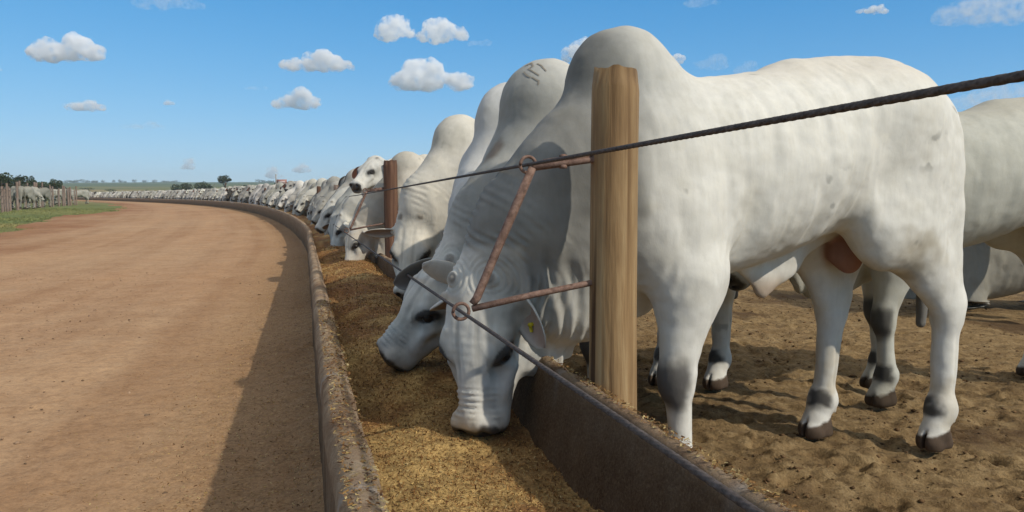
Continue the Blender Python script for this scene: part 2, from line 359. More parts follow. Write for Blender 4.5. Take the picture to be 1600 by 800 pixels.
def build_pen():
    ys = np.concatenate([np.arange(-.6, 1, .05), np.arange(1, 5.6, .0135), geo(5.6, Y_END + 30, .02, 1.03)])
    ts = np.concatenate([np.arange(0, 3.6, .0135), geo(3.6, 70, .02, 1.045)])
    Yg, T = np.meshgrid(ys, ts, indexing='ij'); Yg = Yg.ravel(); T = T.ravel()
    X = xi(Yg) + .04 + T
    Z = zg(Yg) + pen_z(X, Yg) - .015 - .35 * sstep(60, 70, T)
    P = np.stack([X, Yg, X * 0], 1)
    wet = .75 * sstep(.12, .45, fbm(P / .5, 4, 47)) * sstep(-.2, .3, fbm(P / 1.7, 3, 48))
    me = mesh_np('pen_ground', np.stack([X, Yg, Z], 1), grid_faces(len(ys), len(ts), True), PEN)
    fattr(me, 'wet', wet)
    tag(link('pen_ground', me), 'brown trampled soil of the cattle pen', None, None, 'structure')
build_pen()

# ------------------------------------------------------------------ feed trough and feed
LIP = .47
def build_trough():
    root = tag(empty('feed_trough', (0, 0, 0)), 'long curved concrete feed trough between the dirt road and the cattle pen', 'trough')
    ys = np.concatenate([np.arange(-1.2, 8, .03), geo(8, Y_END, .05, 1.03)])
    def wall(name, xfun, prof, seed, stain_side):
        V = []; cr = []; stn = []
        sl = dxo(ys); nx = 1 / np.sqrt(1 + sl ** 2); ny = -sl * nx                 # unit normal pointing to the pen
        np_ = len(prof); X0 = xfun(ys); Z0 = zg(ys)
        wob = fbm(np.stack([ys / .5, ys * 0, ys * 0], 1), 3, seed) * .008
        joints = np.arange(.35, 170, 1.0) + .06 * np.sin(np.arange(.35, 170, 1.0) * 7)
        jd = np.min(np.abs(ys[:, None] - joints[None]), axis=1)
        notch = np.exp(-(jd / .02) ** 2) * .006
        for k, (t, z, s) in enumerate(prof):
            n = fbm(np.stack([ys / .07, np.full_like(ys, k * .9), ys * 0], 1), 3, seed + 3) * .0035
            bite = -.02 * sstep(.45, .75, fbm(np.stack([ys / .12, np.full_like(ys, k * .35), ys * 0], 1), 3, seed + 9)) * (z > .42)
            tt = t + wob + n; zz = z + n + wob * .6 * (z > .3) - notch * (z > .35) + bite
            V.append(np.stack([X0 + nx * tt, ys + ny * tt, Z0 + zz], 1)); cr.append(np.exp(-(jd / .016) ** 2) * (z > .40) * .55 * (hash3(np.round(ys).astype(int), ys.astype(int) * 0, ys.astype(int) * 0, 3) > .45)); stn.append(np.full(len(ys), s))
        V = np.stack(V, 1).reshape(-1, 3)
        me = mesh_np(name, V, grid_faces(len(ys), np_, False), CONC)
        fattr(me, 'crack', np.stack(cr, 1).ravel()); fattr(me, 'stain', np.stack(stn, 1).ravel())
        link(name, me, root)
    H = LIP
    wall('outer_wall', xo, [(-.075, -.25, 1), (-.078, .1, .8), (-.08, .36, .35), (-.086, H - .055, 0), (-.082, H - .025, 0), (-.068, H - .006, 0), (-.043, H + .002, 0), (-.018, H - .006, 0), (-.004, H - .024, 0), (0, H - .055, .1), (.012, .36, .35), (.04, .2, .8), (.12, .04, 1)], 61, 1)
    wall('inner_wall', xi, [(-.14, .04, 1), (-.05, .2, 1), (-.018, .36, 1), (-.004, H - .035, .9), (0, H - .012, .6), (.008, H - .002, .3), (.024, H + .002, 0), (.042, H - .006, 0), (.052, H - .03, .2), (.056, .3, .7), (.06, -.25, 1)], 71, -1)
    a, b = xo(ys) + .03, xi(ys) - .03
    V = np.stack([np.stack([a, ys, zg(ys) + .06], 1), np.stack([b, ys, zg(ys) + .06], 1)], 1).reshape(-1, 3)
    me = mesh_np('floor', V, grid_faces(len(ys), 2), CONC); link('floor', me, root)
build_trough()

def feed_z(a, y):
    P = np.stack([a * .6, y, y * 0], 1)
    base = .245 + .10 * sstep(2.6, 4.0, y) + .02 * np.sin(a * np.pi) * (1 + sstep(2.5, 3.5, y) * 2)
    base = base + .045 * fbm(P / .42, 3, 81) * (1 + .6 * sstep(3, 5, y)) + .012 * fbm(P / .09, 3, 82) + .006 * fbm(P / .035, 2, 83)
    base = base - .10 * np.exp(-((y - 2.35) / .25) ** 2 - ((a - .62) / .35) ** 2) * .35
    return base
def build_feed():
    ys = np.concatenate([np.arange(-.8, 1, .04), np.arange(1, 4.5, .009), geo(4.5, Y_END, .012, 1.03)])
    aa = np.concatenate([np.linspace(0, 1, 72)])
    Yg, A = np.meshgrid(ys, aa, indexing='ij'); Yg = Yg.ravel(); A = A.ravel()
    x0, x1 = xo(Yg) + .006, xi(Yg) - .012
    X = x0 + (x1 - x0) * A; Z = zg(Yg) + feed_z(A, Yg)
    P = np.stack([X, Yg, Z], 1)
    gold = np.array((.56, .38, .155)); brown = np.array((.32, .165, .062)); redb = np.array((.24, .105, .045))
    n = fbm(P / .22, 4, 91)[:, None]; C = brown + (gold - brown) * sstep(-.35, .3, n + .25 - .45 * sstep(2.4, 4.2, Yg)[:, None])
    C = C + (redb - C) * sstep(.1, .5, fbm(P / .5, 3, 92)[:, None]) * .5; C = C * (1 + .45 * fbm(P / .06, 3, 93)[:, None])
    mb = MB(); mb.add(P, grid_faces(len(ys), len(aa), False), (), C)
    # loose chopped flakes lying on the feed, on the road beside the wall and on the wall tops
    def flakes(X, Y, Z, size, cols, tilt=.6):
        n = len(X); yaw = RNG.uniform(0, 6.283, n); t1 = RNG.normal(0, tilt, n); L = size * RNG.uniform(.5, 1.6, n); W = L * RNG.uniform(.18, .55, n)
        ux = np.stack([np.cos(yaw) * np.cos(t1), np.sin(yaw) * np.cos(t1), np.sin(t1)], 1)
        r2 = RNG.normal(0, .5, n); vx = np.stack([-np.sin(yaw), np.cos(yaw), r2], 1); vx /= np.linalg.norm(vx, axis=1)[:, None]
        c = np.stack([X, Y, Z], 1); a, b = ux * L[:, None] * .5, vx * W[:, None] * .5
        V = np.stack([c - a - b, c + a - b * .6, c + a + b, c - a + b * .7], 1).reshape(-1, 3)
        q = np.arange(n * 4).reshape(n, 4); mb.add(V, q, (), np.repeat(cols, 4, 0))
    n = 70000; y = 1.0 + 10 * RNG.random(n) ** 2.2; a = RNG.random(n); x = xo(y) + .008 + (xi(y) - xo(y) - .02) * a
    pal = np.array([(.56, .385, .15), (.44, .25, .09), (.29, .145, .052), (.15, .07, .03), (.64, .50, .25), (.37, .20, .075)])
    c = pal[RNG.choice(6, n, p=[.2, .26, .22, .14, .06, .12])] * RNG.uniform(.75, 1.2, (n, 1))
    flakes(x, y, feed_z(a, y) + RNG.uniform(.0, .006, n), .0054 + .0006 * y, c)
    n = 19000; y = 1.2 + 13 * RNG.random(n) ** 2.0; t = np.abs(RNG.normal(0, .38, n)) + .01; x = xo(y) - .08 - t
    c = pal[RNG.choice(6, n, p=[.16, .2, .2, .14, .18, .12])] * RNG.uniform(.6, 1.0, (n, 1))
    flakes(x, y, zg(y) + .045 * np.exp(-t / .22), .0072, c, .35)
    n = 2600; y = 1.0 + 3 * RNG.random(n) ** 1.3; t = RNG.uniform(-.075, -.005, n)
    flakes(xo(y) + t, y, np.full(n, LIP + .003), .008, pal[RNG.choice(6, n)] * RNG.uniform(.7, 1.1, (n, 1)), .3)
    n = 1500; y = 1.0 + 2.2 * RNG.random(n) ** 1.3; t = RNG.uniform(.012, .048, n)
    flakes(xi(y) + t, y, np.full(n, LIP + .003), .007, pal[RNG.choice(6, n)] * RNG.uniform(.7, 1.1, (n, 1)), .3)
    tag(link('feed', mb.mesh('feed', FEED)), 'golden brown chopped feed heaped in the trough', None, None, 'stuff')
build_feed()

def build_clods():
    """loose crumbs of soil on the pen floor and gravel on the road"""
    ico = np.array([[0, 0, 1], [.9, 0, .3], [.28, .85, .3], [-.73, .53, .3], [-.73, -.53, .3], [.28, -.85, .3], [0, 0, -.7]], float)
    tri = np.array([(0, 1, 2), (0, 2, 3), (0, 3, 4), (0, 4, 5), (0, 5, 1), (6, 2, 1), (6, 3, 2), (6, 4, 3), (6, 5, 4), (6, 1, 5)])
    def scatter(name, mat, X, Y, Z, S, cols, label):
        n = len(X); yaw = RNG.uniform(0, 6.28, n); ca, sa = np.cos(yaw), np.sin(yaw)
        b = ico[None] * RNG.uniform(.6, 1.3, (n, 7, 1)) * S[:, None, None] * np.array([1, .8, .6])
        V = np.stack([b[..., 0] * ca[:, None] - b[..., 1] * sa[:, None] + X[:, None], b[..., 0] * sa[:, None] + b[..., 1] * ca[:, None] + Y[:, None], b[..., 2] + Z[:, None]], 2).reshape(-1, 3)
        T = (tri[None] + (np.arange(n) * 7)[:, None, None]).reshape(-1, 3)
        me = mesh_np(name, V, np.zeros((0, 4)), mat, np.repeat(cols, 7, 0), None, True, T)
        tag(link(name, me), label, None, None, 'stuff')
    n = 16000; y = 1.2 + 7 * RNG.random(n) ** 1.4; t = .1 + 5.5 * RNG.random(n); x = xi(y) + .06 + t
    keep = fbm(np.stack([x / .4, y / .4, x * 0], 1), 3, 49) > -.05; x, y = x[keep], y[keep]; n = len(x)
    S = RNG.gamma(1.6, .0030, n) + .002
    c = np.array((.17, .10, .048)) * RNG.uniform(.4, 1.6, (n, 1))
    scatter('soil_clods', mat_col('soil_crumbs', .95, .1, 0, 120, .5, .4), x, y, zg(y) + pen_z(x, y) - .015, S, c, 'loose brown clods scattered on the pen ground')
    n = 5000; y = 1.5 + 10 * RNG.random(n) ** 1.6; t = .5 + 6 * RNG.random(n); x = xo(y) - .08 - t; S = RNG.gamma(1.6, .0022, n) + .002
    c = np.array((.36, .24, .15)) * RNG.uniform(.45, 1.35, (n, 1))
    scatter('road_gravel', mat_col('road_crumbs', .95, .1, 0, 120, .5, .3), x, y, zg(y) - .02, S, c, 'small stones and crumbs scattered on the dirt road')
build_clods()

# ------------------------------------------------------------------ cattle: a body grown as one implicit surface
class Field:
    def __init__(s, lo, hi, cell):
        s.lo = np.array(lo, float); s.cell = cell; s.n = np.ceil((np.array(hi) - s.lo) / cell).astype(int) + 1
        s.ax = [s.lo[i] + np.arange(s.n[i]) * cell for i in range(3)]
        s.v = np.full(tuple(s.n), 1.0, np.float32)
    def region(s, lo, hi):
        a = np.clip(np.floor((np.array(lo) - s.lo) / s.cell).astype(int), 0, s.n - 1); b = np.clip(np.ceil((np.array(hi) - s.lo) / s.cell).astype(int) + 1, 0, s.n)
        if np.any(b <= a): return None
        sl = tuple(slice(a[i], b[i]) for i in range(3))
        return sl, s.ax[0][sl[0]].astype(np.float32)[:, None, None], s.ax[1][sl[1]].astype(np.float32)[None, :, None], s.ax[2][sl[2]].astype(np.float32)[None, None, :]
    def blend(s, sl, d, k):
        a = s.v[sl]; h = np.maximum(k - np.abs(a - d), 0) / k; s.v[sl] = np.minimum(a, d) - h * h * k * .25
    def cut(s, sl, d, k):
        a = s.v[sl]; d = -d; h = np.maximum(k - np.abs(a - d), 0) / k; s.v[sl] = np.maximum(a, d) + h * h * k * .25
    def cap(s, a, b, ra, rb, k=.04, sy=1.0, cut=False):
        a = np.array(a, float); b = np.array(b, float); ra = max(ra, s.cell * .8); rb = max(rb, s.cell * .8); m = max(ra, rb) * max(1, sy) + k + 2 * s.cell
        r = s.region(np.minimum(a, b) - m, np.maximum(a, b) + m)
        if r is None: return
        sl, x, y, z = r; ab = b - a; L2 = float(ab @ ab) + 1e-9
        t = np.clip(((x - a[0]) * ab[0] + (y - a[1]) * ab[1] + (z - a[2]) * ab[2]) / L2, 0, 1)
        d = (np.sqrt((x - a[0] - t * ab[0]) ** 2 + ((y - a[1] - t * ab[1]) / sy) ** 2 + (z - a[2] - t * ab[2]) ** 2) - (ra + t * (rb - ra))) * (.5 + .5 * min(1, sy))
        (s.cut if cut else s.blend)(sl, d, k)
    def ell(s, c, rad, axes=None, k=.04, cut=False):
        c = np.array(c, float); rad = np.maximum(np.array(rad, float), s.cell * .6); m = rad.max() + k + 2 * s.cell
        r = s.region(c - m, c + m)
        if r is None: return
        sl, x, y, z = r; x = x - c[0]; y = y - c[1]; z = z - c[2]
        if axes is not None:
            A = np.array(axes, float); x, y, z = [A[i][0] * x + A[i][1] * y + A[i][2] * z for i in range(3)]
        k0 = np.sqrt((x / rad[0]) ** 2 + (y / rad[1]) ** 2 + (z / rad[2]) ** 2); k1 = np.sqrt((x / rad[0] ** 2) ** 2 + (y / rad[1] ** 2) ** 2 + (z / rad[2] ** 2) ** 2) + 1e-6
        (s.cut if cut else s.blend)(sl, k0 * (k0 - 1) / k1, k)
    def barrel(s, xs, top, bot, wid, k):
        lo = (xs[0] - .15, -max(wid) - .1, min(bot) - .1); hi = (xs[-1] + .15, max(wid) + .1, max(top) + .1)
        sl, x, y, z = s.region(lo, hi); xx = x[:, 0, 0]
        def sm(v):
            fine = np.linspace(xs[0], xs[-1], 200); w = np.interp(fine, xs, v); ker = np.hanning(19); ker /= ker.sum(); w = np.convolve(np.pad(w, 9, 'edge'), ker, 'valid'); return np.interp(xx, fine, w).astype(np.float32)[:, None, None]
        T, B, W = sm(top), sm(bot), sm(wid); c = (T + B) / 2 ; hz = (T - B) / 2
        q = np.sqrt(np.abs(y / W) ** 2.15 + np.abs((z - c) / hz) ** 2.15 + 1e-9) ** (2 / 2.15 * 1.0)
        d = (q - 1) * np.minimum(W, hz) * .85
        end = np.maximum(xs[0] - x, x - xs[-1]); d = np.maximum(d, end)
        s.blend(sl, d.astype(np.float32), k)
    def mesh(s):
        v = s.v; ins = v < 0
        cnt = np.zeros(tuple(s.n - 1), np.int8)
        for dx in (0, 1):
            for dy in (0, 1):
                for dz in (0, 1): cnt += ins[dx:s.n[0] - 1 + dx, dy:s.n[1] - 1 + dy, dz:s.n[2] - 1 + dz]
        act = (cnt > 0) & (cnt < 8); ids = np.argwhere(act); idx = np.full(act.shape, -1, np.int32); idx[act] = np.arange(len(ids))
        acc = np.zeros((len(ids), 3)); num = np.zeros(len(ids))
        cor = [(0, 0, 0), (1, 0, 0), (0, 1, 0), (1, 1, 0), (0, 0, 1), (1, 0, 1), (0, 1, 1), (1, 1, 1)]
        for a in range(8):
            for b in range(a + 1, 8):
                if sum(abs(cor[a][i] - cor[b][i]) for i in range(3)) != 1: continue
                pa, pb = ids + cor[a], ids + cor[b]; va = v[pa[:, 0], pa[:, 1], pa[:, 2]]; vb = v[pb[:, 0], pb[:, 1], pb[:, 2]]
                x = (va < 0) != (vb < 0); t = np.where(x, va / np.where(x, va - vb, 1), 0)
                acc += np.where(x[:, None], np.array(cor[a]) + t[:, None] * (np.array(cor[b]) - np.array(cor[a])), 0); num += x
        V = (ids + acc / num[:, None]) * s.cell + s.lo
        Q = []
        for ax in range(3):
            o1, o2 = (ax + 1) % 3, (ax + 2) % 3
            s0 = [slice(None)] * 3; s1 = [slice(None)] * 3; s0[ax] = slice(0, -1); s1[ax] = slice(1, None)
            e = np.argwhere(ins[tuple(s0)] != ins[tuple(s1)]); e = e[(e[:, o1] > 0) & (e[:, o2] > 0) & (e[:, o1] < s.n[o1] - 1) & (e[:, o2] < s.n[o2] - 1)]
            q = []
            for d1, d2 in ((-1, -1), (0, -1), (0, 0), (-1, 0)):
                c = e.copy(); c[:, o1] += d1; c[:, o2] += d2; q.append(idx[c[:, 0], c[:, 1], c[:, 2]])
            q = np.stack(q, 1); inside = ins[e[:, 0], e[:, 1], e[:, 2]]; q[~inside] = q[~inside][:, ::-1]; Q.append(q[(q >= 0).all(1)])
        return V, np.concatenate(Q)
def vnormals(V, Q):
    n = np.cross(V[Q[:, 2]] - V[Q[:, 0]], V[Q[:, 3]] - V[Q[:, 1]]); N = np.zeros_like(V)
    for i in range(4): np.add.at(N, Q[:, i], n)
    return N / (np.linalg.norm(N, axis=1)[:, None] + 1e-12)
def relax(V, Q, it=2, f=.5):
    for _ in range(it):
        S = np.zeros_like(V); c = np.zeros(len(V))
        for i in range(4):
            for j in ((i + 1) % 4, (i + 3) % 4):
                np.add.at(S, Q[:, i], V[Q[:, j]]); np.add.at(c, Q[:, i], 1)
        V = V + f * (S / np.maximum(c, 1)[:, None] - V)
    return V
def unit(v): v = np.array(v, float); return v / np.linalg.norm(v)
POSE = dict(P=(.58, 0, .80), u=(.22, 0, -1), w=(1, 0, .22), FL=(.02, .2), FR=(-.03, -.2), HL=(-1.33, .2), HR=(-1.22, -.19), hump=1.0, grey=.5, sheath=True, girth=1.0,
            earL=None, earR=None, knee=True, seed=1, dewlap=1.0, neckgrey=.5, rump=1.0)

def build_cattle(cell, **kw):
    p = dict(POSE); p.update(kw); sd = p['seed']
    P = np.array(p['P'], float); U = unit(p['u']); W0 = np.array(p['w'], float); Wv = unit(W0 - U * (W0 @ U)); Vv = np.cross(Wv, U)
    ax = np.array([U, Vv, Wv]); Hd = lambda u, v, w: P + u * U + v * Vv + w * Wv
    lo = np.array([-1.62, -.52, -.03]); hi = np.array([1.0, .52, 1.72])
    for q in (Hd(.6, 0, 0), Hd(0, .3, 0), Hd(0, -.3, 0), Hd(.3, .2, .1), Hd(.3, -.2, .1)): lo = np.minimum(lo, q - .1); hi = np.maximum(hi, q + .1)
    lo[2] = -.03
    Fd = Field(lo, hi, cell); g = p['girth']
    # trunk
    xs = [-1.43, -1.385, -1.29, -1.15, -1.0, -.78, -.55, -.3, -.05, .12, .26, .36]
    top = [1.20, 1.37, 1.47, 1.508, 1.505, 1.472, 1.428, 1.385, 1.36, 1.32, 1.18, .98]
    bot = [1.05, .96, .92, .90, .885, .83, .755, .70, .66, .66, .68, .72]
    wid = [.05, .13, .20, .26, .28, .30 * g, .315 * g, .30 * g, .255, .22, .17, .08]
    Fd.barrel(xs, top, bot, wid, .05)
    Fd.ell((-1.03, .19, 1.30), (.15, .10, .10), k=.15); Fd.ell((-1.03, -.19, 1.30), (.15, .10, .10), k=.15)       # hooks
    Fd.ell((-1.36, .10, 1.27), (.09, .08, .10), k=.10); Fd.ell((-1.36, -.10, 1.27), (.09, .08, .10), k=.10)     # pins
    Fd.cap((-.70, 0, 1.34), (-1.34, 0, 1.40), .10, .08, .12)
    # hump, crest and neck
    h = p['hump']
    Fd.ell((.07, 0, 1.20 + .13 * h), (.175, .13 * p.get('broad', 1), .18 * (.5 + .5 * h)), [(.93, 0, .37), (0, 1, 0), (-.37, 0, .93)], .10)
    Fd.cap((.0, 0, 1.18), (.10, 0, 1.22 + .10 * h), .17, .15, .08, .8 * p.get('broad', 1))
    nb = Hd(.03, 0, -.075); low = P[2] < 1.1
    if low:
        n1 = np.array(p.get('n1', (.20, 0, 1.00))); n2 = n1 * .45 + nb * .55 + np.array([.015, 0, .03])
        Fd.cap((.0, 0, 1.08), n1, .27, .235, .10, .62 * p.get('broad', 1)); Fd.cap(n1, n2, .235, .165, .10, .68 * p.get('broad', 1)); Fd.cap(n2, nb, .165, .105, .08, .85)
    else:
        n1 = np.array([.26, 0, 1.15]); n2 = n1 * .5 + nb * .5 + np.array([-.02, 0, -.02])
        Fd.cap((.0, 0, 1.08), n1, .27, .22, .10, .62); Fd.cap(n1, n2, .22, .16, .10, .66); Fd.cap(n2, nb, .16, .105, .08, .8)
    # dewlap and brisket
    dl = p['dewlap']; th = Hd(.15, 0, -.20); br = np.array([.27, 0, .66])
    mid = (th + br) / 2 + np.array([-.02, 0, -.09 * dl])
    Fd.cap(th, mid, .045, .10 * dl, .07, .32); Fd.cap(mid, br + np.array([0, 0, -.02]), .10 * dl, .15, .08, .34); Fd.cap(br, (.02, 0, .67), .13, .08, .08, .55)
    # fore legs
    feet = []
    for sgn, key in ((1, 'FL'), (-1, 'FR')):
        fx, fy = p[key]; K = np.array([fx + .015, fy, .415]); Ft = np.array([fx - .005, fy, .145])
        Fd.ell((.05, sgn * .17, .98), (.17, .09, .27), [(.96, 0, -.26), (0, 1, 0), (.26, 0, .96)], .09)                # shoulder
        Fd.cap((.02, sgn * .17, .92), (fx * .6 - .035, fy * .98, .69), .135, .105, .08, .75)
        Fd.cap((fx * .6 - .03, fy * .98, .72), K + (0, 0, .04), .108, .058, .05, .92); Fd.ell((fx * .4 - .10, fy * .96, .73), (.06, .05, .09), k=.06)
        Fd.ell(K + (.008, 0, 0), (.060, .056, .075), k=.03); Fd.cap(K + (-.006, 0, -.04), Ft, .043, .036, .03); Fd.ell(Ft, (.050, .048, .05), k=.03)
        Fd.cap(Ft, (fx + .03, fy, .065), .042, .046, .03)
        hf = (fx + .045, fy, .03); Fd.cap((fx + .022, fy, .07), hf, .044, .054, .015); Fd.cap((fx + .0, fy, .045), (fx - .005, fy, .02), .046, .049, .02)
        Fd.ell((fx + .10, fy, .035), (.055, .007, .05), k=.008, cut=True)
        feet.append((K, Ft, fx, fy, 0))
    # hind legs
    for sgn, key in ((1, 'HL'), (-1, 'HR')):
        fx, fy = p[key]; dx = fx + 1.33
        Hk = np.array([fx - .045, fy * .95, .535]); Ft = np.array([fx - .01, fy, .15])
        Fd.ell((-1.16 + dx * .18, sgn * .15, 1.06), (.27, .135, .34), [(.97, 0, .25), (0, 1, 0), (-.25, 0, .97)], .10)        # thigh
        Fd.ell((-1.31 + dx * .1, sgn * .12, 1.02), (.15, .11, .30), k=.08)                                                       # buttock
        Fd.ell((-.98 + dx * .35, sgn * .19, .86), (.13, .085, .15), k=.10)                                                        # stifle
        Fd.cap((-1.13 + dx * .4, sgn * .165, .88), Hk + (.03, 0, .05), .155, .075, .08, .72)
        Fd.cap(Hk + (-.03, 0, .04), (-1.36 + dx * .3, fy * .85, .92), .034, .06, .07); Fd.ell(Hk + (.0, 0, -.005), (.068, .056, .085), k=.04); Fd.ell(Hk + (-.035, 0, .035), (.04, .035, .045), k=.03)
        Fd.cap(Hk + (.008, 0, -.05), Ft, .051, .043, .035); Fd.ell(Ft, (.058, .052, .056), k=.03)
        Fd.cap(Ft, (fx + .035, fy, .07), .046, .048, .03)
        hf = (fx + .055, fy, .03); Fd.cap((fx + .028, fy, .07), hf, .045, .054, .015); Fd.cap((fx + .0, fy, .045), (fx - .005, fy, .02), .046, .048, .02)
        Fd.ell((fx + .11, fy, .035), (.055, .007, .05), k=.008, cut=True)
        Fd.ell((fx - .055, fy + .018, .105), (.014, .012, .018), k=.012); Fd.ell((fx - .055, fy - .018, .105), (.014, .012, .018), k=.012)
        feet.append((Hk, Ft, fx, fy, 1))
    # flank fold, sheath, scrotum, tail
    Fd.cap((-.86, .2, .95), (-.98, .18, .84), .05, .04, .10); Fd.cap((-.86, -.2, .95), (-.98, -.18, .84), .05, .04, .10)
    if p['sheath']:
        Fd.cap((-.90, 0, .87), (-.68, 0, .74), .035, .045, .09, .45); Fd.cap((-.68, 0, .75), (-.59, 0, .665), .050, .034, .07, .55); Fd.cap((-.50, 0, .72), (-.545, 0, .665), .034, .022, .06, .5); Fd.cap((-.59, 0, .67), (-.565, 0, .635), .028, .02, .03, .7)
        Fd.cap((-1.02, 0, .90), (-1.0, 0, .77), .05, .062, .03); Fd.ell((-1.0, .03, .755), (.055, .05, .075), k=.03)
    Fd.cap((-1.36, 0, 1.43), (-1.475, 0, 1.33), .05, .036, .05); Fd.cap((-1.475, 0, 1.33), (-1.53, 0, .95), .034, .018, .03); Fd.cap((-1.53, 0, .95), (-1.52, 0, .62), .017, .014, .02); Fd.cap((-1.52, 0, .66), (-1.51, 0, .45), .03, .02, .02)
    # head
    Fd.ell(Hd(.105, 0, -.064), (.125, .114, .088), ax, .04); Fd.ell(Hd(.20, 0, -.045), (.11, .104, .068), ax, .05)
    Fd.cap(Hd(.16, 0, -.085), Hd(.37, 0, -.068), .088, .054, .05); Fd.cap(Hd(.24, 0, -.05), Hd(.43, 0, -.046), .056, .044, .04); Fd.ell(Hd(.458, 0, -.070), (.050, .070, .058), ax, .035)
    Fd.ell(Hd(.47, 0, -.115), (.045, .064, .045), ax, .035)
    for s_ in (1, -1):
        Fd.cap(Hd(.125, s_ * .062, -.165), Hd(.23, s_ * .06, -.175), .072, .058, .05); Fd.cap(Hd(.23, s_ * .054, -.17), Hd(.44, s_ * .03, -.115), .052, .040, .05)
        Fd.ell(Hd(.245, s_ * .084, -.040), (.058, .034, .036), ax, .03)                                     # orbit
        Fd.cap(Hd(.190, s_ * .080, .000), Hd(.245, s_ * .113, -.030), .015, .014, .02)                      # brow
        Fd.cap(Hd(.285, s_ * .094, -.085), Hd(.385, s_ * .062, -.095), .027, .016, .03)                     # cheek crest
        Fd.ell(Hd(.325, s_ * .086, -.032), (.042, .022, .014), ax, .03, cut=True)
        Fd.ell(Hd(.468, s_ * .056, -.050), (.032, .026, .030), ax, .02)
        Fd.ell(Hd(.032, s_ * .062, .002), (.024, .024, .018), ax, .018)                                     # horn bud
        Fd.ell(Hd(.257, s_ * .112, -.040), (.034, .020, .016), [unit(-.78 * U + .45 * s_ * Vv - .45 * Wv), unit(s_ * Vv * .7 + Wv * .7), unit(.62 * U + .55 * s_ * Vv - .55 * Wv)], .010, cut=True)   # eye opening
        Fd.ell(Hd(.490, s_ * .044, -.050), (.018, .017, .014), ax, .012, cut=True)                          # nostril
        Fd.cap(Hd(.075, s_ * .092, -.085), Hd(.08, s_ * .140, -.098), .038, .024, .035)                     # ear base
    Fd.cap(Hd(.50, .05, -.105), Hd(.50, -.05, -.105), .008, .008, .012, cut=True)
    # flat soles on the ground
    sl, x, y, z = Fd.region(lo, (hi[0], hi[1], .03)); Fd.v[sl] = np.maximum(Fd.v[sl], (-z).astype(np.float32) + .001)
    V, Q = Fd.mesh(); V = relax(V, Q, 2, .5); N = vnormals(V, Q)
    # folds and muscle relief
    hu = (V - P) @ U; hv = (V - P) @ Vv; hw = (V - P) @ Wv
    headm = sstep(.02, -.02, np.maximum(np.maximum(np.abs(hu - .24) - .30, np.abs(hv) - .16), np.maximum(hw - .06, -.27 - hw)))
    X, Yy, Z = V.T
    side = sstep(.08, .16, np.abs(Yy)) * (1 - headm)
    d = -.011 * np.exp(-((X + .27 + .22 * (Z - 1.0)) / .05) ** 2) * side * sstep(.70, .82, Z) * sstep(1.3, 1.15, Z)
    d -= .012 * np.exp(-((X + .86 - .25 * (Z - 1.0)) / .06) ** 2) * side * sstep(.86, .95, Z) * sstep(1.38, 1.2, Z)
    d -= .007 * np.exp(-((X + 1.27 + .10 * (Z - 1.0)) / .03) ** 2) * side * sstep(.66, .8, Z) * sstep(1.3, 1.15, Z)
    d -= .006 * np.exp(-((X - .10 - .35 * (Z - 1.0)) / .035) ** 2) * side * sstep(.75, .85, Z) * sstep(1.3, 1.15, Z)
    d += .011 * side * sstep(-.95, -.8, X) * sstep(.3, .1, X) * sstep(.75, .9, Z) * fbm(np.stack([X / .075, Yy / .3, Z / .42], 1), 3, sd + 140)
    for q0, q1 in ((p['FL'], .40), (p['FR'], .40), (p['HL'], .50), (p['HR'], .50)):
        lg = sstep(.13, .09, np.hypot(X - q0[0], Yy - q0[1])) * sstep(.19, .23, Z) * sstep(q1 - .03, q1 - .08, Z)
        d -= .0055 * lg * np.exp(-((X - q0[0] + .018 + (.06 if q1 > .45 else 0) * (Z - .2)) / .010) ** 2) * sstep(.012, .028, np.abs(Yy - q0[1]))
    d += .0065 * fbm(V / .16, 3, sd + 100) * (1 - headm) + .003 * fbm(V / .06, 2, sd + 101)
    dist = np.linalg.norm(V - nb, axis=1)
    nk = sstep(.11, .15, dist) * sstep(.36, .22, dist) * (1 - headm * .9) * (X > .15)
    d += nk * p.get('fold', .0030) * sstep(-.35, .35, fbm(V / .07, 2, sd + 120)) * np.sin(dist / .0235 * 2 * np.pi + 1.6 * fbm(V / .08, 2, sd + 102))
    mz = sstep(.345, .37, hu) * sstep(.465, .44, hu) * sstep(-.09, -.04, hw) * headm
    d -= .0035 * np.exp(-((np.abs(hv) - .036) / .013) ** 2) * sstep(.07, .13, hu) * sstep(.40, .3, hu) * headm * (hw > -.06)
    d += .004 * headm * fbm(np.stack([hu / .07, hv / .035, hw / .05], 1), 2, sd + 131) * sstep(.05, .12, hu)
    d += mz * .0042 * sstep(-.5, .3, fbm(V / .04, 2, sd + 121)) * np.sin(hu / .0175 * 2 * np.pi + 1.2 * fbm(V / .05, 2, sd + 103))
    jw = sstep(.11, .2, hu) * sstep(.42, .34, hu) * sstep(-.09, -.13, hw) * headm
    d += jw * .0035 * fbm(np.stack([hu / .03, hv / .03, hw / .06], 1), 2, sd + 104)
    if True:
        brow = sstep(-.05, -.02, hu) * sstep(.09, .06, hu) * headm * (hw > -.06)
        d += brow * .0024 * np.sin(np.sqrt((hu - .030) ** 2 + (np.abs(hv) - .064) ** 2) / .017 * 2 * np.pi)
    dlm = sstep(.13, .2, X) * sstep(.84, .7, Z) * (1 - headm) * sstep(.30, .42, Z)
    d += dlm * .0072 * np.sin((X * .95 - .3 * Z) / .05 * 2 * np.pi + 4.0 * fbm(V / .2, 2, sd + 105)) * (.55 + .9 * vnoise(V / .1, sd + 122))
    sh = sstep(-.28, -.2, X) * sstep(.2, .1, X) * sstep(.6, .7, Z) * sstep(.95, .8, Z)
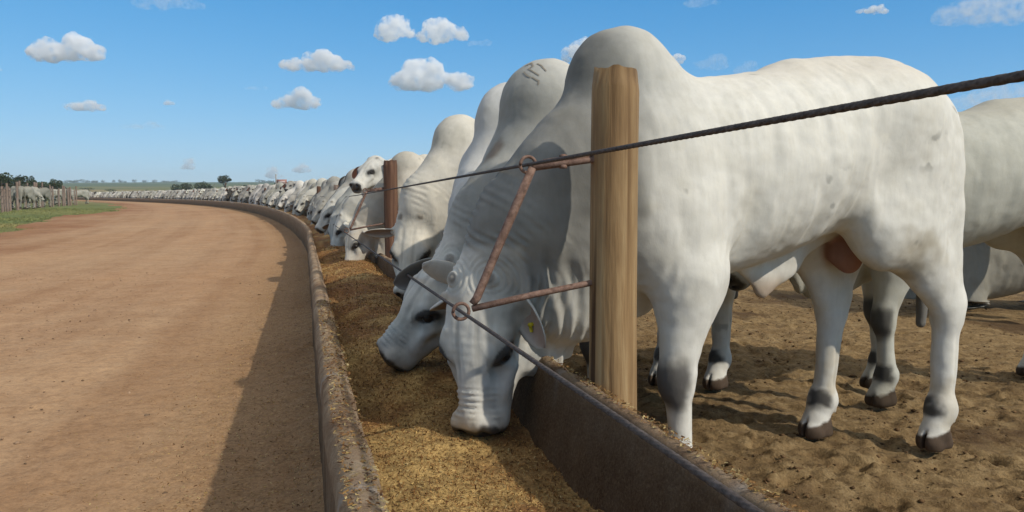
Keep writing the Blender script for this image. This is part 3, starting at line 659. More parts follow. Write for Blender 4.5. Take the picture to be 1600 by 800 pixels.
    d += sh * .0018 * sstep(-.2, .5, fbm(V / .12, 2, sd + 123)) * np.sin((X + .35 * (Z - .7)) / .04 * 2 * np.pi + 2 * fbm(V / .1, 2, sd + 106))
    rib = sstep(-.9, -.75, X) * sstep(-.2, -.35, X) * sstep(.8, .9, Z) * sstep(1.32, 1.2, Z)
    d += rib * .0016 * sstep(-.4, .4, fbm(V / .2, 2, sd + 124)) * np.sin((X + .25 * Z) / .095 * 2 * np.pi + fbm(V / .3, 2, sd + 107))
    V = V + N * d[:, None]; X, Yy, Z = V.T
    V[:, 2] = np.maximum(V[:, 2], 0)
    # coat colours
    white = np.array((.70, .675, .60)); grey = np.array(p.get('greycol', (.34, .335, .305))); dark = np.array((.035, .032, .030)); pink = np.array((.42, .24, .18)); dirt = np.array((.42, .34, .21))
    n = fbm(V / .25, 4, sd + 110)[:, None]; nf = fbm(V / .05, 3, sd + 111)[:, None]
    C = np.tile(white, (len(V), 1))
    def mixc(C, c, f): f = np.clip(f, 0, 1); f = f[:, None] if np.ndim(f) == 1 else f; return C + (c - C) * f
    front = sstep(-.25, .25, X)
    C = mixc(C, grey, (p['grey'] * front * sstep(.95, 1.35, Z) * (.85 + .4 * n[:, 0])))
    C = mixc(C, grey * p.get('neckdark', 1.0), (p['neckgrey'] * sstep(.08, .27, X) * (1 - headm) * sstep(.45, .7, Z) * (.8 + .5 * n[:, 0])))
    C = mixc(C, grey, p.get('face', .22) * headm * (.7 + 1.6 * n[:, 0]) + .22 * headm * sstep(.06, .16, np.abs(hv)) + .30 * headm * sstep(.1, .5, fbm(V / .09, 3, sd + 130)))
    C = mixc(C, dirt * .8, .65 * sstep(.12, .5, n[:, 0]) * sstep(-.7, -1.2, X) * sstep(1.3, .9, Z))
    C = mixc(C, dirt, .35 * sstep(.1, .5, fbm(V / .12, 3, sd + 112)) * sstep(.8, .3, Z))
    C = mixc(C, np.array((.55, .47, .36)), .35 * sstep(1.33, 1.45, Z) * sstep(.0, -.3, X))
    C = mixc(C, grey * .7, .5 * sstep(.42, .62, fbm(V / .045, 2, sd + 113)) * sstep(.2, .5, fbm(V / .35, 2, sd + 114)))
    for sx_, sy_, sz_, sr_, sc_ in p.get('stains', []):
        C = mixc(C, np.array(sc_), .75 * sstep(1.0, .35, np.sqrt(((X - sx_) / sr_) ** 2 + ((Yy - sy_) / sr_) ** 2 + ((Z - sz_) / (sr_ * 2.2)) ** 2) + .35 * nf[:, 0]))
    for Kk, Ft, fx, fy, hind in feet:
        near = sstep(.16, .11, np.hypot(X - fx, Yy - fy)) * (Z < .62)
        if not hind and p['knee']: C = mixc(C, dark * 2.2, .9 * near * sstep(.105, .05, np.abs(Z - .40) + nf[:, 0] * .02) * sstep(-.005, .035, X - fx + .0 + nf[:, 0] * .02))
        C = mixc(C, dark * 1.3, .93 * near * sstep(.05, .028, np.abs(Z - .158 - .25 * (X - fx)) + nf[:, 0] * .02) * sstep(-.045 + .05 * hind, .0 + .05 * hind, X - fx + nf[:, 0] * .03 - (Yy - fy) * np.sign(fy) * .35))
        C = mixc(C, np.array((.09, .062, .042)) * (1 + .4 * nf), near * sstep(.078, .068, Z + .25 * (X - fx - .03) + nf[:, 0] * .008) * (np.hypot(X - fx, Yy - fy) < .2))
    if p['sheath']:
        C = mixc(C, np.array((.30, .13, .085)), .9 * sstep(.11, .07, np.hypot(np.hypot(X + 1.0, Yy - .02), (Z - .765) * .8)))
        C = mixc(C, np.array((.40, .29, .20)), .8 * sstep(.72, .64, Z) * sstep(.12, .06, np.hypot(X + .57, Yy)))
    gl = np.zeros(len(V))
    nose = headm * sstep(.468, .484, hu - .25 * np.maximum(hw + .03, 0) + .02 * nf[:, 0]) * sstep(-.15, -.12, hw)
    C = mixc(C, dark, nose * .95); gl = np.maximum(gl, nose * .6)
    eq = (np.abs(hv) - .098) * .7 - (hw + .036) * .7; ea = -(hu - .252) * .78 + eq * .62; eb = (hu - .252) * .62 + eq * .78
    er = np.hypot(ea / .050, eb / .024); ek = headm * (np.abs(hv) > .055)
    C = mixc(C, grey * .5, .55 * ek * sstep(2.4, 1.0, er)); eye = ek * sstep(1.15, .85, er)
    C = mixc(C, dark, eye * .97); gl = np.maximum(gl, eye * .3)  # dark skin round the eye, with the shadow there painted in too
    C = mixc(C, dark, .95 * headm * sstep(.024, .014, np.hypot(np.hypot(hu - .488, np.abs(hv) - .044), (hw + .05) * .8)))
    C = mixc(C, grey * .75, .35 * headm * sstep(.012, .004, np.abs(np.abs(hv) - .034)) * sstep(.08, .14, hu) * sstep(.40, .30, hu) * (hw > -.06))
    bud = headm * sstep(.024, .015, np.hypot(hu - .030, np.abs(hv) - .064)) * (hw > -.02); C = mixc(C, np.array((.22, .19, .155)), bud * .8)
    C = mixc(C, dark * 1.5, .8 * (Z < .62) * sstep(-1.44, -1.48, X) * (Z > .4) * (np.abs(Yy) < .06))
    C *= (1 + .05 * nf)
    mV, mQ, mC, mG = [V], [Q], [C], [gl]; off = len(V)
    # eyeballs and ears grown onto the same body mesh
    for s_ in (1, -1):
        c = Hd(.253, s_ * .092, -.043); a, b = np.meshgrid(np.linspace(0, np.pi, 8), np.linspace(0, 2 * np.pi, 13)[:-1], indexing='ij')
        sv = c + .0225 * np.stack([np.sin(a) * np.cos(b), np.sin(a) * np.sin(b), np.cos(a)], 2).reshape(-1, 3)
        k = np.arange(7 * 12).reshape(7, 12); q = np.stack([k, np.roll(k, -1, 1), np.roll(k, -1, 1) + 12, k + 12], 2).reshape(-1, 4)
        mV.append(sv); mQ.append(q + off); mC.append(np.tile((.012, .009, .008), (len(sv), 1))); mG.append(np.full(len(sv), .6)); off += len(sv)
    ears = {}
    for s_, key in ((1, 'earL'), (-1, 'earR')):
        e = p[key] or {}
        base = Hd(.08, s_ * .125, -.095)
        dirn = unit(np.array(e['dir'])) if 'dir' in e else unit(U * .25 + Vv * s_ * .95 - Wv * .25)
        opn = np.array(e['open']) if 'open' in e else (U * .75 + Wv * .25 - np.array((0, 0, .3)))
        opn = unit(opn - dirn * (opn @ dirn)); wd = np.cross(dirn, opn); Ln = e.get('len', .215); Wd = e.get('wid', .062)
        nu, nv = 15, 11; uu = np.linspace(0, 1, nu); vv = np.linspace(-1, 1, nv)
        prof = np.interp(uu, [0, .15, .4, .65, .85, .95, 1], [.50, .80, 1.0, .92, .66, .40, .08])
        UU, VVv = np.meshgrid(uu, vv, indexing='ij'); hw_ = prof[:, None] * Wd
        cup = .62 * np.interp(UU, [0, .5, 1], [1.15, .75, .3])
        ang = VVv * (.35 + cup)
        rad = hw_ / np.maximum(np.sin(.35 + cup), .3)
        bend = e.get('bend', -.03) * (UU ** 2)
        mid_ = base + UU[..., None] * Ln * dirn + (np.sin(ang) * rad)[..., None] * wd + ((np.cos(ang) - 1) * -rad + bend)[..., None] * opn + np.array([0, 0, -1.0]) * (e.get('droop', .03) * UU ** 2)[..., None]
        thk = .0045 * (1 - .6 * UU)[..., None] * opn
        fr = (mid_ + thk).reshape(-1, 3); bk = (mid_ - thk).reshape(-1, 3); q = grid_faces(nu, nv)
        rim = []
        m = nu * nv
        ring = [i * nv for i in range(nu)] + [(nu - 1) * nv + j for j in range(1, nv)] + [i * nv + nv - 1 for i in range(nu - 2, -1, -1)]
        for i in range(len(ring) - 1): rim.append((ring[i], ring[i + 1], ring[i + 1] + m, ring[i] + m))
        ev = np.concatenate([fr, bk]); eq = np.concatenate([q, q[:, ::-1] + m, np.array(rim)])
        inn = e.get('inner', (.30, .22, .17)); out = e.get('outer', (.62, .60, .54)); tipd = sstep(.85, 1.0, UU).reshape(-1, 1) * e.get('tip', .3)
        ci = np.tile(inn, (m, 1)) + (np.array(out) * .9 - np.array(inn)) * (np.abs(VVv).reshape(-1, 1) ** 3); co = np.tile(out, (m, 1)) * (1 - tipd)
        mV.append(ev); mQ.append(eq + off); mC.append(np.concatenate([ci, co])); mG.append(np.zeros(len(ev))); off += len(ev)
        ears[key] = dict(base=base, dirn=dirn, opn=opn, wd=wd, Ln=Ln, mid=mid_[nu // 2, nv // 2], grid=mid_)
    me = mesh_np('zebu_body', np.concatenate(mV), np.concatenate(mQ), HIDE, np.clip(np.concatenate(mC), 0, 1), np.concatenate(mG))
    return me, ears
class Beast:
    """places a posed animal: origin on the ground under the fore feet, heading in the ground plane"""
    def __init__(s, ox, oy, hx, hy, oz=None):
        s.o = np.array([ox, oy, float(zg(oy)) if oz is None else oz]); L = math.hypot(hx, hy); s.f = np.array([hx / L, hy / L, 0]); s.l = np.array([-hy / L, hx / L, 0]); s.rz = math.atan2(hy, hx)
    def pt(s, p): d = np.array(p, float) - s.o; return (d @ s.f, d @ s.l, d[2])
    def vec(s, v): v = np.array(v, float); return (v @ s.f, v @ s.l, v[2])
    def place(s, me, label, cat='bull', group=None, name='zebu_bull', col=None, scale=1.0):
        o = link(name, me, None, tuple(s.o), s.rz); tag(o, label, cat, group); o.color = (*(col or (1, 1, 1)), 1); o.scale = (scale,) * 3
        return o
def ear_tag(parent, ear, at=.55, side=0, size=(.022, .028), col=(.62, .50, .02), front=True, across=0.0):
    nu, nv = ear['grid'].shape[:2]; c = ear['grid'][int(at * (nu - 1)), nv // 2 + side]; s = 1 if front else -1
    n = ear['opn'] * s; c = c + n * .012; up = unit(ear['dirn'] * .2 - np.array([0, 0, 1.0]) * .9); up = unit(up - n * (up @ n)); rt = np.cross(up, n)
    mb = MB(); rot = np.stack([rt, up, n], 1)
    w, h = size
    prof = [(-.45, -1), (.45, -1), (.62, -.5), (1, -.1), (1, .8), (.8, 1), (-.8, 1), (-1, .8), (-1, -.1), (-.62, -.5)]
    pts = np.array(prof) * np.array([w, h]); a = np.concatenate([np.c_[pts, np.full(10, -.0012)], np.c_[pts, np.full(10, .0012)]])
    T = [(0, i, i + 1) for i in range(1, 9)]; T2 = [(10, 10 + i + 1, 10 + i) for i in range(1, 9)]
    Q = [(i, i + 10, (i + 1) % 10 + 10, (i + 1) % 10) for i in range(10)]
    mb.add(a @ rot.T + c + up * h * .7, Q, [t[::-1] for t in T] + [t[::-1] for t in T2], col)
    mb.tube([c - n * .016, c + n * .004], [.006, .007], 10, True, col)
    return link('ear_tag', mb.mesh('ear_tag', TAGM, False), parent)

# --- the nearest bull, filling the right half
bA = Beast(.418, 2.633, -.869, -.494)
gA = unit((-.46, -.89, 0))
meA, earsA = build_cattle(.0065, stains=[(-1.30, .2, .98, .04, (.12, .10, .06)), (-1.10, .22, 1.02, .06, (.40, .33, .19)), (-1.25, .22, .80, .05, (.45, .36, .22))], fold=.0055, face=.36, greycol=(.25, .25, .23), neckdark=.55, P=bA.pt((-.118, 2.43, .755)), u=bA.vec(gA * .16 + np.array((.04, 0, -.97))), w=bA.vec(gA * .95 + np.array((0, 0, .30))),
    FL=(.0, .21), FR=(-.06, -.2), HL=(-1.33, .21), HR=(-1.06, -.13), grey=1.0, neckgrey=.95, seed=11,
    earL=dict(dir=bA.vec((.42, -.40, -.70)), open=bA.vec((-.45, -.65, -.45)), len=.175, wid=.060, inner=(.36, .27, .22), droop=.0, bend=.02),
    earR=dict(dir=bA.vec((-.25, .9, -.35)), open=bA.vec((0, -.3, -1)), len=.17))
A = bA.place(meA, 'white humped bull beside the thick pale post, its head down in the near trough')
ear_tag(A, earsA['earL'], .52, 1, (.007, .013))

# --- second bull, its head in profile behind the first one's
bB = Beast(.19, 3.28, -.68, -.73)
meB, earsB = build_cattle(.0085, n1=(.16, 0, .97), sheath=False, hump=1.08, broad=1.28, face=.4, greycol=(.28, .28, .255), P=bB.pt((-.225, 3.03, .785)), u=bB.vec((-.62, .02, -.80)), w=bB.vec((-.74, -.52, .45)),
    FL=(.0, .2), FR=(-.05, -.2), HL=(-1.24, .06), HR=(-1.12, -.2), grey=.7, neckgrey=.85, seed=23, knee=True, stains=[(*bB.pt((-.07, 3.05, 1.16)), .055, (.13, .095, .07))],
    earL=dict(dir=bB.vec((-.78, -.45, .52)), open=bB.vec((.1, .8, .6)), len=.215, wid=.058, inner=(.50, .42, .36), outer=(.72, .70, .64), droop=-.0, bend=.0),
    earR=dict(dir=bB.vec((-.92, -.24, -.28)), open=bB.vec((-.1, -.85, -.25)), len=.215, wid=.060, inner=(.13, .11, .095), outer=(.35, .34, .31), droop=.02))
B = bB.place(meB, 'grey-white bull with a numbered brand on its hump, head in profile')
ear_tag(B, earsB['earR'], .55, 0, (.02, .024)); 

# --- third and fourth
bC2 = Beast(.05, 4.02, -.68, -.73)
meC2 = build_cattle(.014, n1=(.15, 0, .97), P=bC2.pt((-.17, 3.42, .80)), u=bC2.vec((.0, -.12, -1)), w=bC2.vec((-.2, -1, .1)), seed=31, grey=.3, neckgrey=.35, HL=(-1.25, .1), HR=(-1.15, -.2))[0]
meF1 = build_cattle(.016, P=(.60, .04, .77), u=(.12, .06, -.98), w=(.98, .15, .15), seed=31, grey=.3, neckgrey=.2)[0]
C2 = bC2.place(meC2, 'smooth pale bull mostly hidden, squeezed behind the branded bull', col=(.93, .95, 1.0), scale=1.02)
bC = Beast(-.27, 5.14, -.72, -.69)
gC = unit((-.15, -.98, 0))
meC, earsC = build_cattle(.011, P=bC.pt((-.60, 4.86, .895)), u=bC.vec(gC * .32 + np.array((-.03, 0, -.93))), w=bC.vec(gC * .93 + np.array((0, 0, .34))), seed=37, grey=.35, neckgrey=.35,
    earL=dict(dir=bC.vec((.62, -.05, -.42)), open=bC.vec((-.1, -.8, -.35)), len=.19, wid=.05), earR=dict(dir=bC.vec((-.85, -.08, -.02)), open=bC.vec((0, -.6, -.6)), len=.19, wid=.04))
Cb = bC.place(meC, 'cream bull facing the camera with both ears out, just before the dark red post', col=(1.0, .97, .92))

# --- lifted head by the dark post
bE = Beast(-1.30, 9.65, -.93, -.37)
gE = unit((-.50, -.87, 0))
meE, earsE = build_cattle(.012, P=bE.pt((-1.60, 9.42, 1.50)), u=bE.vec(gE * .80 + np.array((0, 0, -.60))), w=bE.vec(gE * .60 + np.array((0, 0, .80))), seed=43, grey=.25, neckgrey=.1, dewlap=1.0,
    earL=dict(dir=bE.vec((.75, -.4, -.15)), open=bE.vec((-.2, -.8, -.2))), earR=dict(dir=bE.vec((-.85, .3, -.35)), open=bE.vec((-.3, -.8, -.2)), inner=(.35, .16, .10), outer=(.4, .25, .18)))
E = bE.place(meE, 'white bull looking up with its head raised beside the dark red post')

# --- the bull whose flank leaves the picture on the right
bF = Beast(1.78, 3.92, -.97, -.26)
meFr, earsFr = build_cattle(.014, P=(.60, 0, 1.05), u=(.55, 0, -.84), w=(.84, 0, .55), FL=(.06, .16), FR=(-.16, -.16), seed=53, sheath=False, grey=.2, neckgrey=.2, girth=1.05)
Fb = bF.place(meFr, 'grey-white bull behind the nearest one, its flank cut by the right edge', col=(.70, .71, .68))

# --- feeding row: variants of pose shared by the copies
meV = [meF1,
       build_cattle(.018, P=(.62, .02, .80), u=(.22, .20, -.95), w=(.92, .38, .3), seed=61, grey=.8, neckgrey=.95)[0],
       build_cattle(.018, P=(.60, -.03, .84), u=(.30, -.15, -.93), w=(.93, -.2, .3), seed=67, grey=.5, neckgrey=.65)[0],
       build_cattle(.018, P=(.66, .0, .98), u=(.55, .15, -.82), w=(.80, .2, .55), seed=71, grey=.4, neckgrey=.35)[0],
       meE]
def row_beast(y, variant, label, col, scale=1.0, off=.33, turn=0.0, group=None, cat='bull'):
    s = float(dxo(y)); nrm = np.array([1, -s]) / math.hypot(1, s)                    # towards the pen
    x0 = float(xi(y)) + .055; px, py = x0 + nrm[0] * off, y + nrm[1] * off
    h = -nrm; c, sn = math.cos(turn), math.sin(turn)
    b = Beast(px, py, h[0] * c - h[1] * sn, h[0] * sn + h[1] * c)
    return b.place(meV[variant], label, cat, group, col=col, scale=scale)
row_beast(8.0, 1, 'bull with a rounded tan hump right behind the dark red post, neck stretched past it', (.98, .93, .86), .98, .32, -.08)
row_beast(8.85, 3, 'bull whose tan hump shows low between the post and the cream bull facing the camera', (.96, .92, .86), 1.0, .62, .0)
row_beast(10.7, 2, 'pale bull stretching its neck low under the raised white head', (.95, .95, .93), 1.0, .30, .25)
row_beast(11.7, 1, 'grey-faced bull eating with its head turned, left of the raised white head', (.70, .73, .75), 1.0, .22, .4)
row_beast(12.5, 3, 'pale bull lifting its face above the grey-faced bull', (.88, .89, .89), 1.02, .30, .2)
y = 13.3; k = 0
while y < Y_END - 2:
    v = random.choice([0, 0, 1, 1, 1, 2, 2, 2, 3, 3, 4]); g = random.uniform(.5, 1.02)
    col = (g, g * random.uniform(.97, 1.0), g * random.uniform(.93, 1.0))
    if random.random() < .05: col = (.12, .11, .10)
    if col[0] < .2 : lab, grp = 'dark grey animal among the white cattle in the far feeding row', 'dark cattle in the far feeding row'
    else: lab, grp = 'white humped animal in the far feeding row along the curving trough', 'white cattle in the far feeding row'
    row_beast(y, v, lab, col, random.uniform(.93, 1.05), random.uniform(.2, .42), random.uniform(.0, .55), grp, 'cattle')
    y += random.uniform(.72, 1.05) * (1 if y < 70 else 1.25) / math.hypot(1, float(dxo(y))); k += 1
print('row', k)

# --- animals deeper in the pen, seen under and past the nearest bulls
def pen_beast(px, d, hx, hy, v, label, col, scale=1.0, z=None):
    x = (px - 800) / F_PX * d
    b = Beast(x, d, hx, hy, z); return b.place(meV[v], label, 'bull', None, col=col, scale=scale)
pen_beast(1494, 7.6, -.25, .97, 2, 'white bull whose pale legs show past the nearest bull hind leg', (1, .98, .93))
pen_beast(1268, 11.5, -.15, .99, 2, 'distant bull glimpsed under the belly of the nearest bull', (.95, .93, .9))
pen_beast(1330, 14.0, .4, .9, 2, 'farthest pen bull glimpsed between the nearest bull legs', (.9, .9, .88))
def lying():
    me, _ = build_cattle(.018, P=(.52, .0, 1.22), u=(.88, 0, -.45), w=(.45, 0, .88), FL=(.05, .2), FR=(.05, -.2), seed=83, sheath=False)
    n = len(me.vertices); co = np.zeros(n * 3, np.float32); me.vertices.foreach_get('co', co); co = co.reshape(-1, 3)
    z = co[:, 2].copy(); low = z < .72                                             # fold the legs under the body
    co[:, 2] = np.where(low, .02 + z * .10, z - .63); co[:, 0] = np.where(low & (co[:, 0] < -.6), co[:, 0] + .35 * (1 - z / .72), co[:, 0]); co[:, 0] = np.where(low & (co[:, 0] > -.6), co[:, 0] - .2 * np.sin(z / .72 * 3.14), co[:, 0])
    me.vertices.foreach_set('co', co.ravel()); me.update(); return me
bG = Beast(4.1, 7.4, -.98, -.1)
bG.place(lying(), 'bull lying on the soil, shade darkened into its colour, far right edge', col=(.42, .41, .38))  # dark tint puts the shade on this animal into its colour

# --- brand on the second bull's hump: three burnt figures laid on the hide
def brand():
    dg = bpy.context.evaluated_depsgraph_get(); dg.update()
    co = np.zeros(len(meB.vertices) * 3); meB.vertices.foreach_get('co', co); co = co.reshape(-1, 3)
    from mathutils.bvhtree import BVHTree
    bv = BVHTree.FromPolygons([tuple(c) for c in co], [tuple(p.vertices) for p in meB.polygons])
    M = np.stack([bB.f, bB.l, (0, 0, 1)], 1)
    mb = MB(); cam_l = np.array(bB.pt((0, 0, CAM_H)))
    def ray(px, py):                                                     # where the figure sits on the hump
        d = np.array([(px - 800) / F_PX, 1.0, -(py - 400) / F_PX]); c, s = math.cos(PITCH), math.sin(PITCH)
        d = np.array([d[0], d[1] * c + d[2] * s, -d[1] * s + d[2] * c]); dl = bB.vec(d)
        h = bv.ray_cast(Vector(cam_l), Vector(dl).normalized()); return h
    strokes = [[(822, 103), (831, 99), (833, 104), (826, 108), (836, 114), (842, 118)], [(819, 113), (824, 119), (829, 121)], [(832, 121), (838, 125), (842, 127), (841, 132)], [(840, 100), (846, 103), (850, 108)], [(822, 96), (830, 93), (836, 91)], [(851, 109), (853, 111)]]
    for st in strokes:
        pts = []
        for a, b in zip(st[:-1], st[1:]):
            for t in np.linspace(0, 1, 5):
                h = ray(a[0] + (b[0] - a[0]) * t, a[1] + (b[1] - a[1]) * t)
                if h[0] is not None: pts.append((np.array(h[0]), np.array(h[1])))
        if len(pts) < 2: continue
        for i in range(len(pts) - 1):
            (p0, n0), (p1, n1) = pts[i], pts[i + 1]; t = p1 - p0
            if np.linalg.norm(t) < 1e-5 or np.linalg.norm(t) > .08: continue
            s = np.cross(n0, unit(t)) * .0030; t2 = unit(t) * .002
            mb.add([p0 - s + n0 * .0025 - t2, p0 + s + n0 * .0025 - t2, p1 + s + n1 * .0025 + t2, p1 - s + n1 * .0025 + t2], [(0, 1, 2, 3)], (), (.30, .265, .215))
    if mb.n: link('brand_mark', mb.mesh('brand_mark', mat_col('burnt_brand', .9, .1), False), B)
brand()

# ------------------------------------------------------------------ fence: posts, iron brackets, cables
def post_xy(y): return float(xi(y)) + .114, y
def make_post(name, x, y, h, r, mat, label, seed, group=None, segs=28, notch=True):
    mb = MB(); n = 30; zs = np.linspace(-.3, h, n); a = np.arange(segs) / segs * 2 * np.pi
    z0 = float(zg(y))
    pts = np.stack([.006 * np.sin(zs * 2.1 + seed), .006 * np.cos(zs * 1.7 + seed), zs], 1)
    V = []; Cc = []
    for i, z in enumerate(zs):
        q = np.stack([np.cos(a) * 1.6, np.sin(a) * 1.6, np.full(segs, z * .8 + seed)], 1)
        rr = r * (1 + .05 * fbm(q, 3, seed) + .02 * (1 - z / h)); rr = rr - .006 * (i == n - 1)
        zz = np.full(segs, z) + (.012 * fbm(q * 2.5, 3, seed + 5) if i >= n - 2 else 0)
        V.append(np.stack([pts[i, 0] + np.cos(a) * rr, pts[i, 1] + np.sin(a) * rr, zz], 1)); Cc.append(np.full((segs, 3), 1.0) * (1 - .28 * (i == n - 1)))
    V = np.concatenate(V); q = grid_faces(n, segs, True); k = np.arange(n - 1)
    wrap = np.stack([k * segs + segs - 1, (k + 1) * segs + segs - 1, (k + 1) * segs, k * segs], 1)
    V = np.concatenate([V, [[0, 0, h - .004]]]); T = [((n - 1) * segs + i, (n - 1) * segs + (i + 1) % segs, n * segs) for i in range(segs)]
    Cc = np.concatenate(Cc + [np.full((1, 3), .6)])
    qq = np.concatenate([q[:, ::-1], wrap[:, ::-1]])
    mb.add(V, qq, T, Cc); me = mb.mesh(name, mat)
    o = link(name, me, None, (x, y, z0)); return tag(o, label, 'post', group)
def bracket(x, y, z0, label, group=None, ru=.247, rl=.427, dz=0.0):
    """triangular iron hanger carrying both cables over the trough"""
    s = float(dxo(y)); n = np.array([-1, s, 0]) / math.hypot(1, s)                # towards the road
    along = np.array([s, 1, 0]) / math.hypot(1, s)
    root = tag(empty('cable_bracket', (x, y, z0)), label, 'bracket', group)
    U0 = n * .06 + np.array([0, 0, 1.072 + dz]); U1 = n * (ru - .012) + np.array([0, 0, 1.047 + dz]); L0 = n * .055 + np.array([0, 0, .742 + dz]); L1 = n * (rl - .03) + np.array([0, 0, .680 + dz])
    mb = MB()
    mb.tube([U0 - n * .02, U0, U1], .009, 10); mb.tube([U0 + np.array([0, 0, .012]), U1 + n * -.03 + np.array([0, 0, .016])], .007, 8)
    link('upper_arm', mb.mesh('upper_arm', RUST), root)
    mb = MB(); mid = U1 * .5 + L1 * .5 + along * .004
    mb.tube([U1, U1 + (mid - U1) * .5, mid, L1 + (mid - L1) * .15, L1 + np.array([0, 0, .012])], [.011, .012, .0115, .011, .010], 10); link('slanting_rod', mb.mesh('slanting_rod', RUST), root)
    mb = MB(); mb.tube([L0 - n * .03, L0, (L0 + L1) / 2 + np.array([0, 0, .002]), L1], [.009, .0085, .0085, .009], 10); link('lower_arm', mb.mesh('lower_arm', RUST), root)
    for c in (n * ru + np.array([0, 0, 1.055 + dz]), n * rl + np.array([0, 0, .674 + dz])):
        a = np.linspace(0, 2 * np.pi, 25); r = .021
        pts = c + np.cos(a)[:, None] * n * r + np.sin(a)[:, None] * np.array([0, 0, 1]) * r + along * (np.linspace(-.003, .003, 25))[:, None]
        mb = MB(); mb.tube(pts, .0045, 8); link('ring', mb.mesh('ring', RUST), root)
    for c in (U0 - n * .002, L0 - n * .002):
        mb = MB(); mb.tube([c - n * .004, c + n * .004], .024, 14); mb.tube([c + n * .004, c + n * .012], .013, 6); link('plate', mb.mesh('plate', RUST, False), root)
    mb = MB(); c = U0 + n * .09 + np.array([0, 0, -.004]); mb.tube([c + np.array([0, 0, .016]), c + np.array([0, 0, -.022])], .006, 8); mb.tube([c + np.array([0, 0, -.012]), c + np.array([0, 0, -.022])], .011, 6); mb.tube([c + np.array([0, 0, .008]), c + np.array([0, 0, .014])], .011, 6)
    link('bolt', mb.mesh('bolt', RUST, False), root)
    return root
PY = [2.18]
px_, py_ = .281, 2.18
make_post('fence_post', px_, py_, 1.311, .064, POSTW, 'thick pale peeled wooden post standing in front of the nearest bull', 3)
bracket(px_, py_, 0, 'rusty triangular cable bracket on the thick pale post')
x2 = -1.165; make_post('fence_post', x2, 7.78, 1.375, .066, OLDW, 'dark red-brown wooden post beside the raised white head', 8)
bracket(x2, 7.78, .03, 'rusty cable bracket on the dark red-brown post')
yy = 13.1; pk = 0
post_ys = []
while yy < 110:
    post_ys.append(yy); x = post_xy(yy)[0]
    make_post('fence_post', x, yy, 1.32, .06, GREYW if pk % 3 == 1 else OLDW, 'wooden fence post standing among the cattle of the far feeding row', 20 + pk, 'posts along the far feeding row', 12)
    yy += 5.35 / math.hypot(1, float(dxo(yy))); pk += 1
def cable(name, rr, zz, label):
    ys = np.concatenate([np.arange(-2.0, .35, .02), np.arange(.35, 3.4, .004), np.arange(3.4, 110, .25)])
    s = dxo(ys); L = np.hypot(1, s); x0 = np.where(ys < 10, .843 - .258 * ys, xi(ys) + .114)
    X = x0 - rr / L; Y = ys + rr * s / L
    pts = np.stack([X, Y, zg(ys) + zz], 1)
    along = np.concatenate([[0], np.cumsum(np.linalg.norm(np.diff(pts, axis=0), axis=1))])
    mb = MB(); fn = lambda i, a: (.74 + .30 * np.abs(np.sin(3 * (a + along[i] / .011 * .62)))) if .3 < ys[i] < 3.4 else np.full_like(a, .95)
    mb.tube(pts, .0046, 24, True, (1, 1, 1), fn)
    tag(link(name, mb.mesh(name, CABLE)), label, 'cable')
cable('steel_cable', .247, 1.055, 'upper twisted steel cable running across the pale post at back height')
cable('steel_cable', .427, .674, 'lower twisted steel cable running over the trough through the lower rings')

# ------------------------------------------------------------------ far left: the other pen, trees, far trees, sign
def at(px, py, d):
    """a point d metres ahead that stands under the photograph's pixel (px, py)"""
    return (px - 800) / F_PX * d, d, CAM_H + (320 - py) / F_PX * d
random.seed(21)
for i in range(34):
    t = i / 33; x = 2 + 117 * t; d = 46 + 34 * t; X, Y, _ = at(x, 0, d); Y += random.uniform(-.4, .4)
    make_post('pen_post', X, Y, random.uniform(1.3, 1.95), random.uniform(.05, .09), GREYW, 'rough grey post in the fence of the far left pen', 60 + i, 'posts of the far left pen fence', 8)
mb = MB()
for hz in (.45, .85, 1.25, 1.6):
    pts = [];
    for t in np.linspace(0, 1, 40):
        X, Y, _ = at(2 + 117 * t, 0, 46 + 34 * t); pts.append((X, Y + .1, float(zg(Y)) + hz + .02 * math.sin(t * 40)))
    mb.tube(pts, .012, 5)
tag(link('fence_wire', mb.mesh('fence_wire', CABLE)), 'thin wires strung between the grey posts of the far left pen', 'fence wire')
for i in range(12):
    t = random.random(); d = 50 + 36 * t; x = -6 + 106 * t + random.uniform(-6, 4); X, Y, _ = at(x, 0, d); Y += random.uniform(1, 4)
    a = random.uniform(0, 6.28); g = random.uniform(.35, .75)
    b = Beast(X, Y, math.cos(a), math.sin(a)); b.place(meV[3 if random.random() < .6 else 2], 'white animal standing behind the grey posts of the far left pen', 'cattle', 'cattle in the far left pen', col=(g, g, g * .95))

def leaf_crown(mb, c, rx, rz, n, seed, lobes=9):
    r = np.random.default_rng(seed)
    lc = r.normal(0, 1, (lobes, 3)); lc /= np.linalg.norm(lc, axis=1)[:, None]; lc *= r.uniform(.35, .8, (lobes, 1)); lc[:, 2] = lc[:, 2] * .8
    k = r.integers(0, lobes, n); p = r.normal(0, 1, (n, 3)); p /= np.linalg.norm(p, axis=1)[:, None]; p *= r.uniform(.5, 1, (n, 1)) ** .5 * r.uniform(.25, .55, lobes)[k][:, None]
    p = (p + lc[k]) * np.array([rx, rx, rz]) + c; s = r.uniform(.03, .075, n) * (rx + rz) * .75
    a = r.normal(0, 1, (n, 3)); a /= np.linalg.norm(a, axis=1)[:, None]; b = np.cross(a, r.normal(0, 1, (n, 3))); b /= np.linalg.norm(b, axis=1)[:, None] + 1e-9
    a = a * s[:, None]; b = b * s[:, None] * .6
    V = np.stack([p - a, p + b, p + a, p - b], 1).reshape(-1, 3); col = r.uniform(.55, 1.5, (n, 1)) * np.array([[1, 1, 1]]) * (.7 + .5 * r.random((lobes, 1))[k])
    mb.add(V, np.arange(n * 4).reshape(-1, 4), (), np.repeat(col, 4, 0))
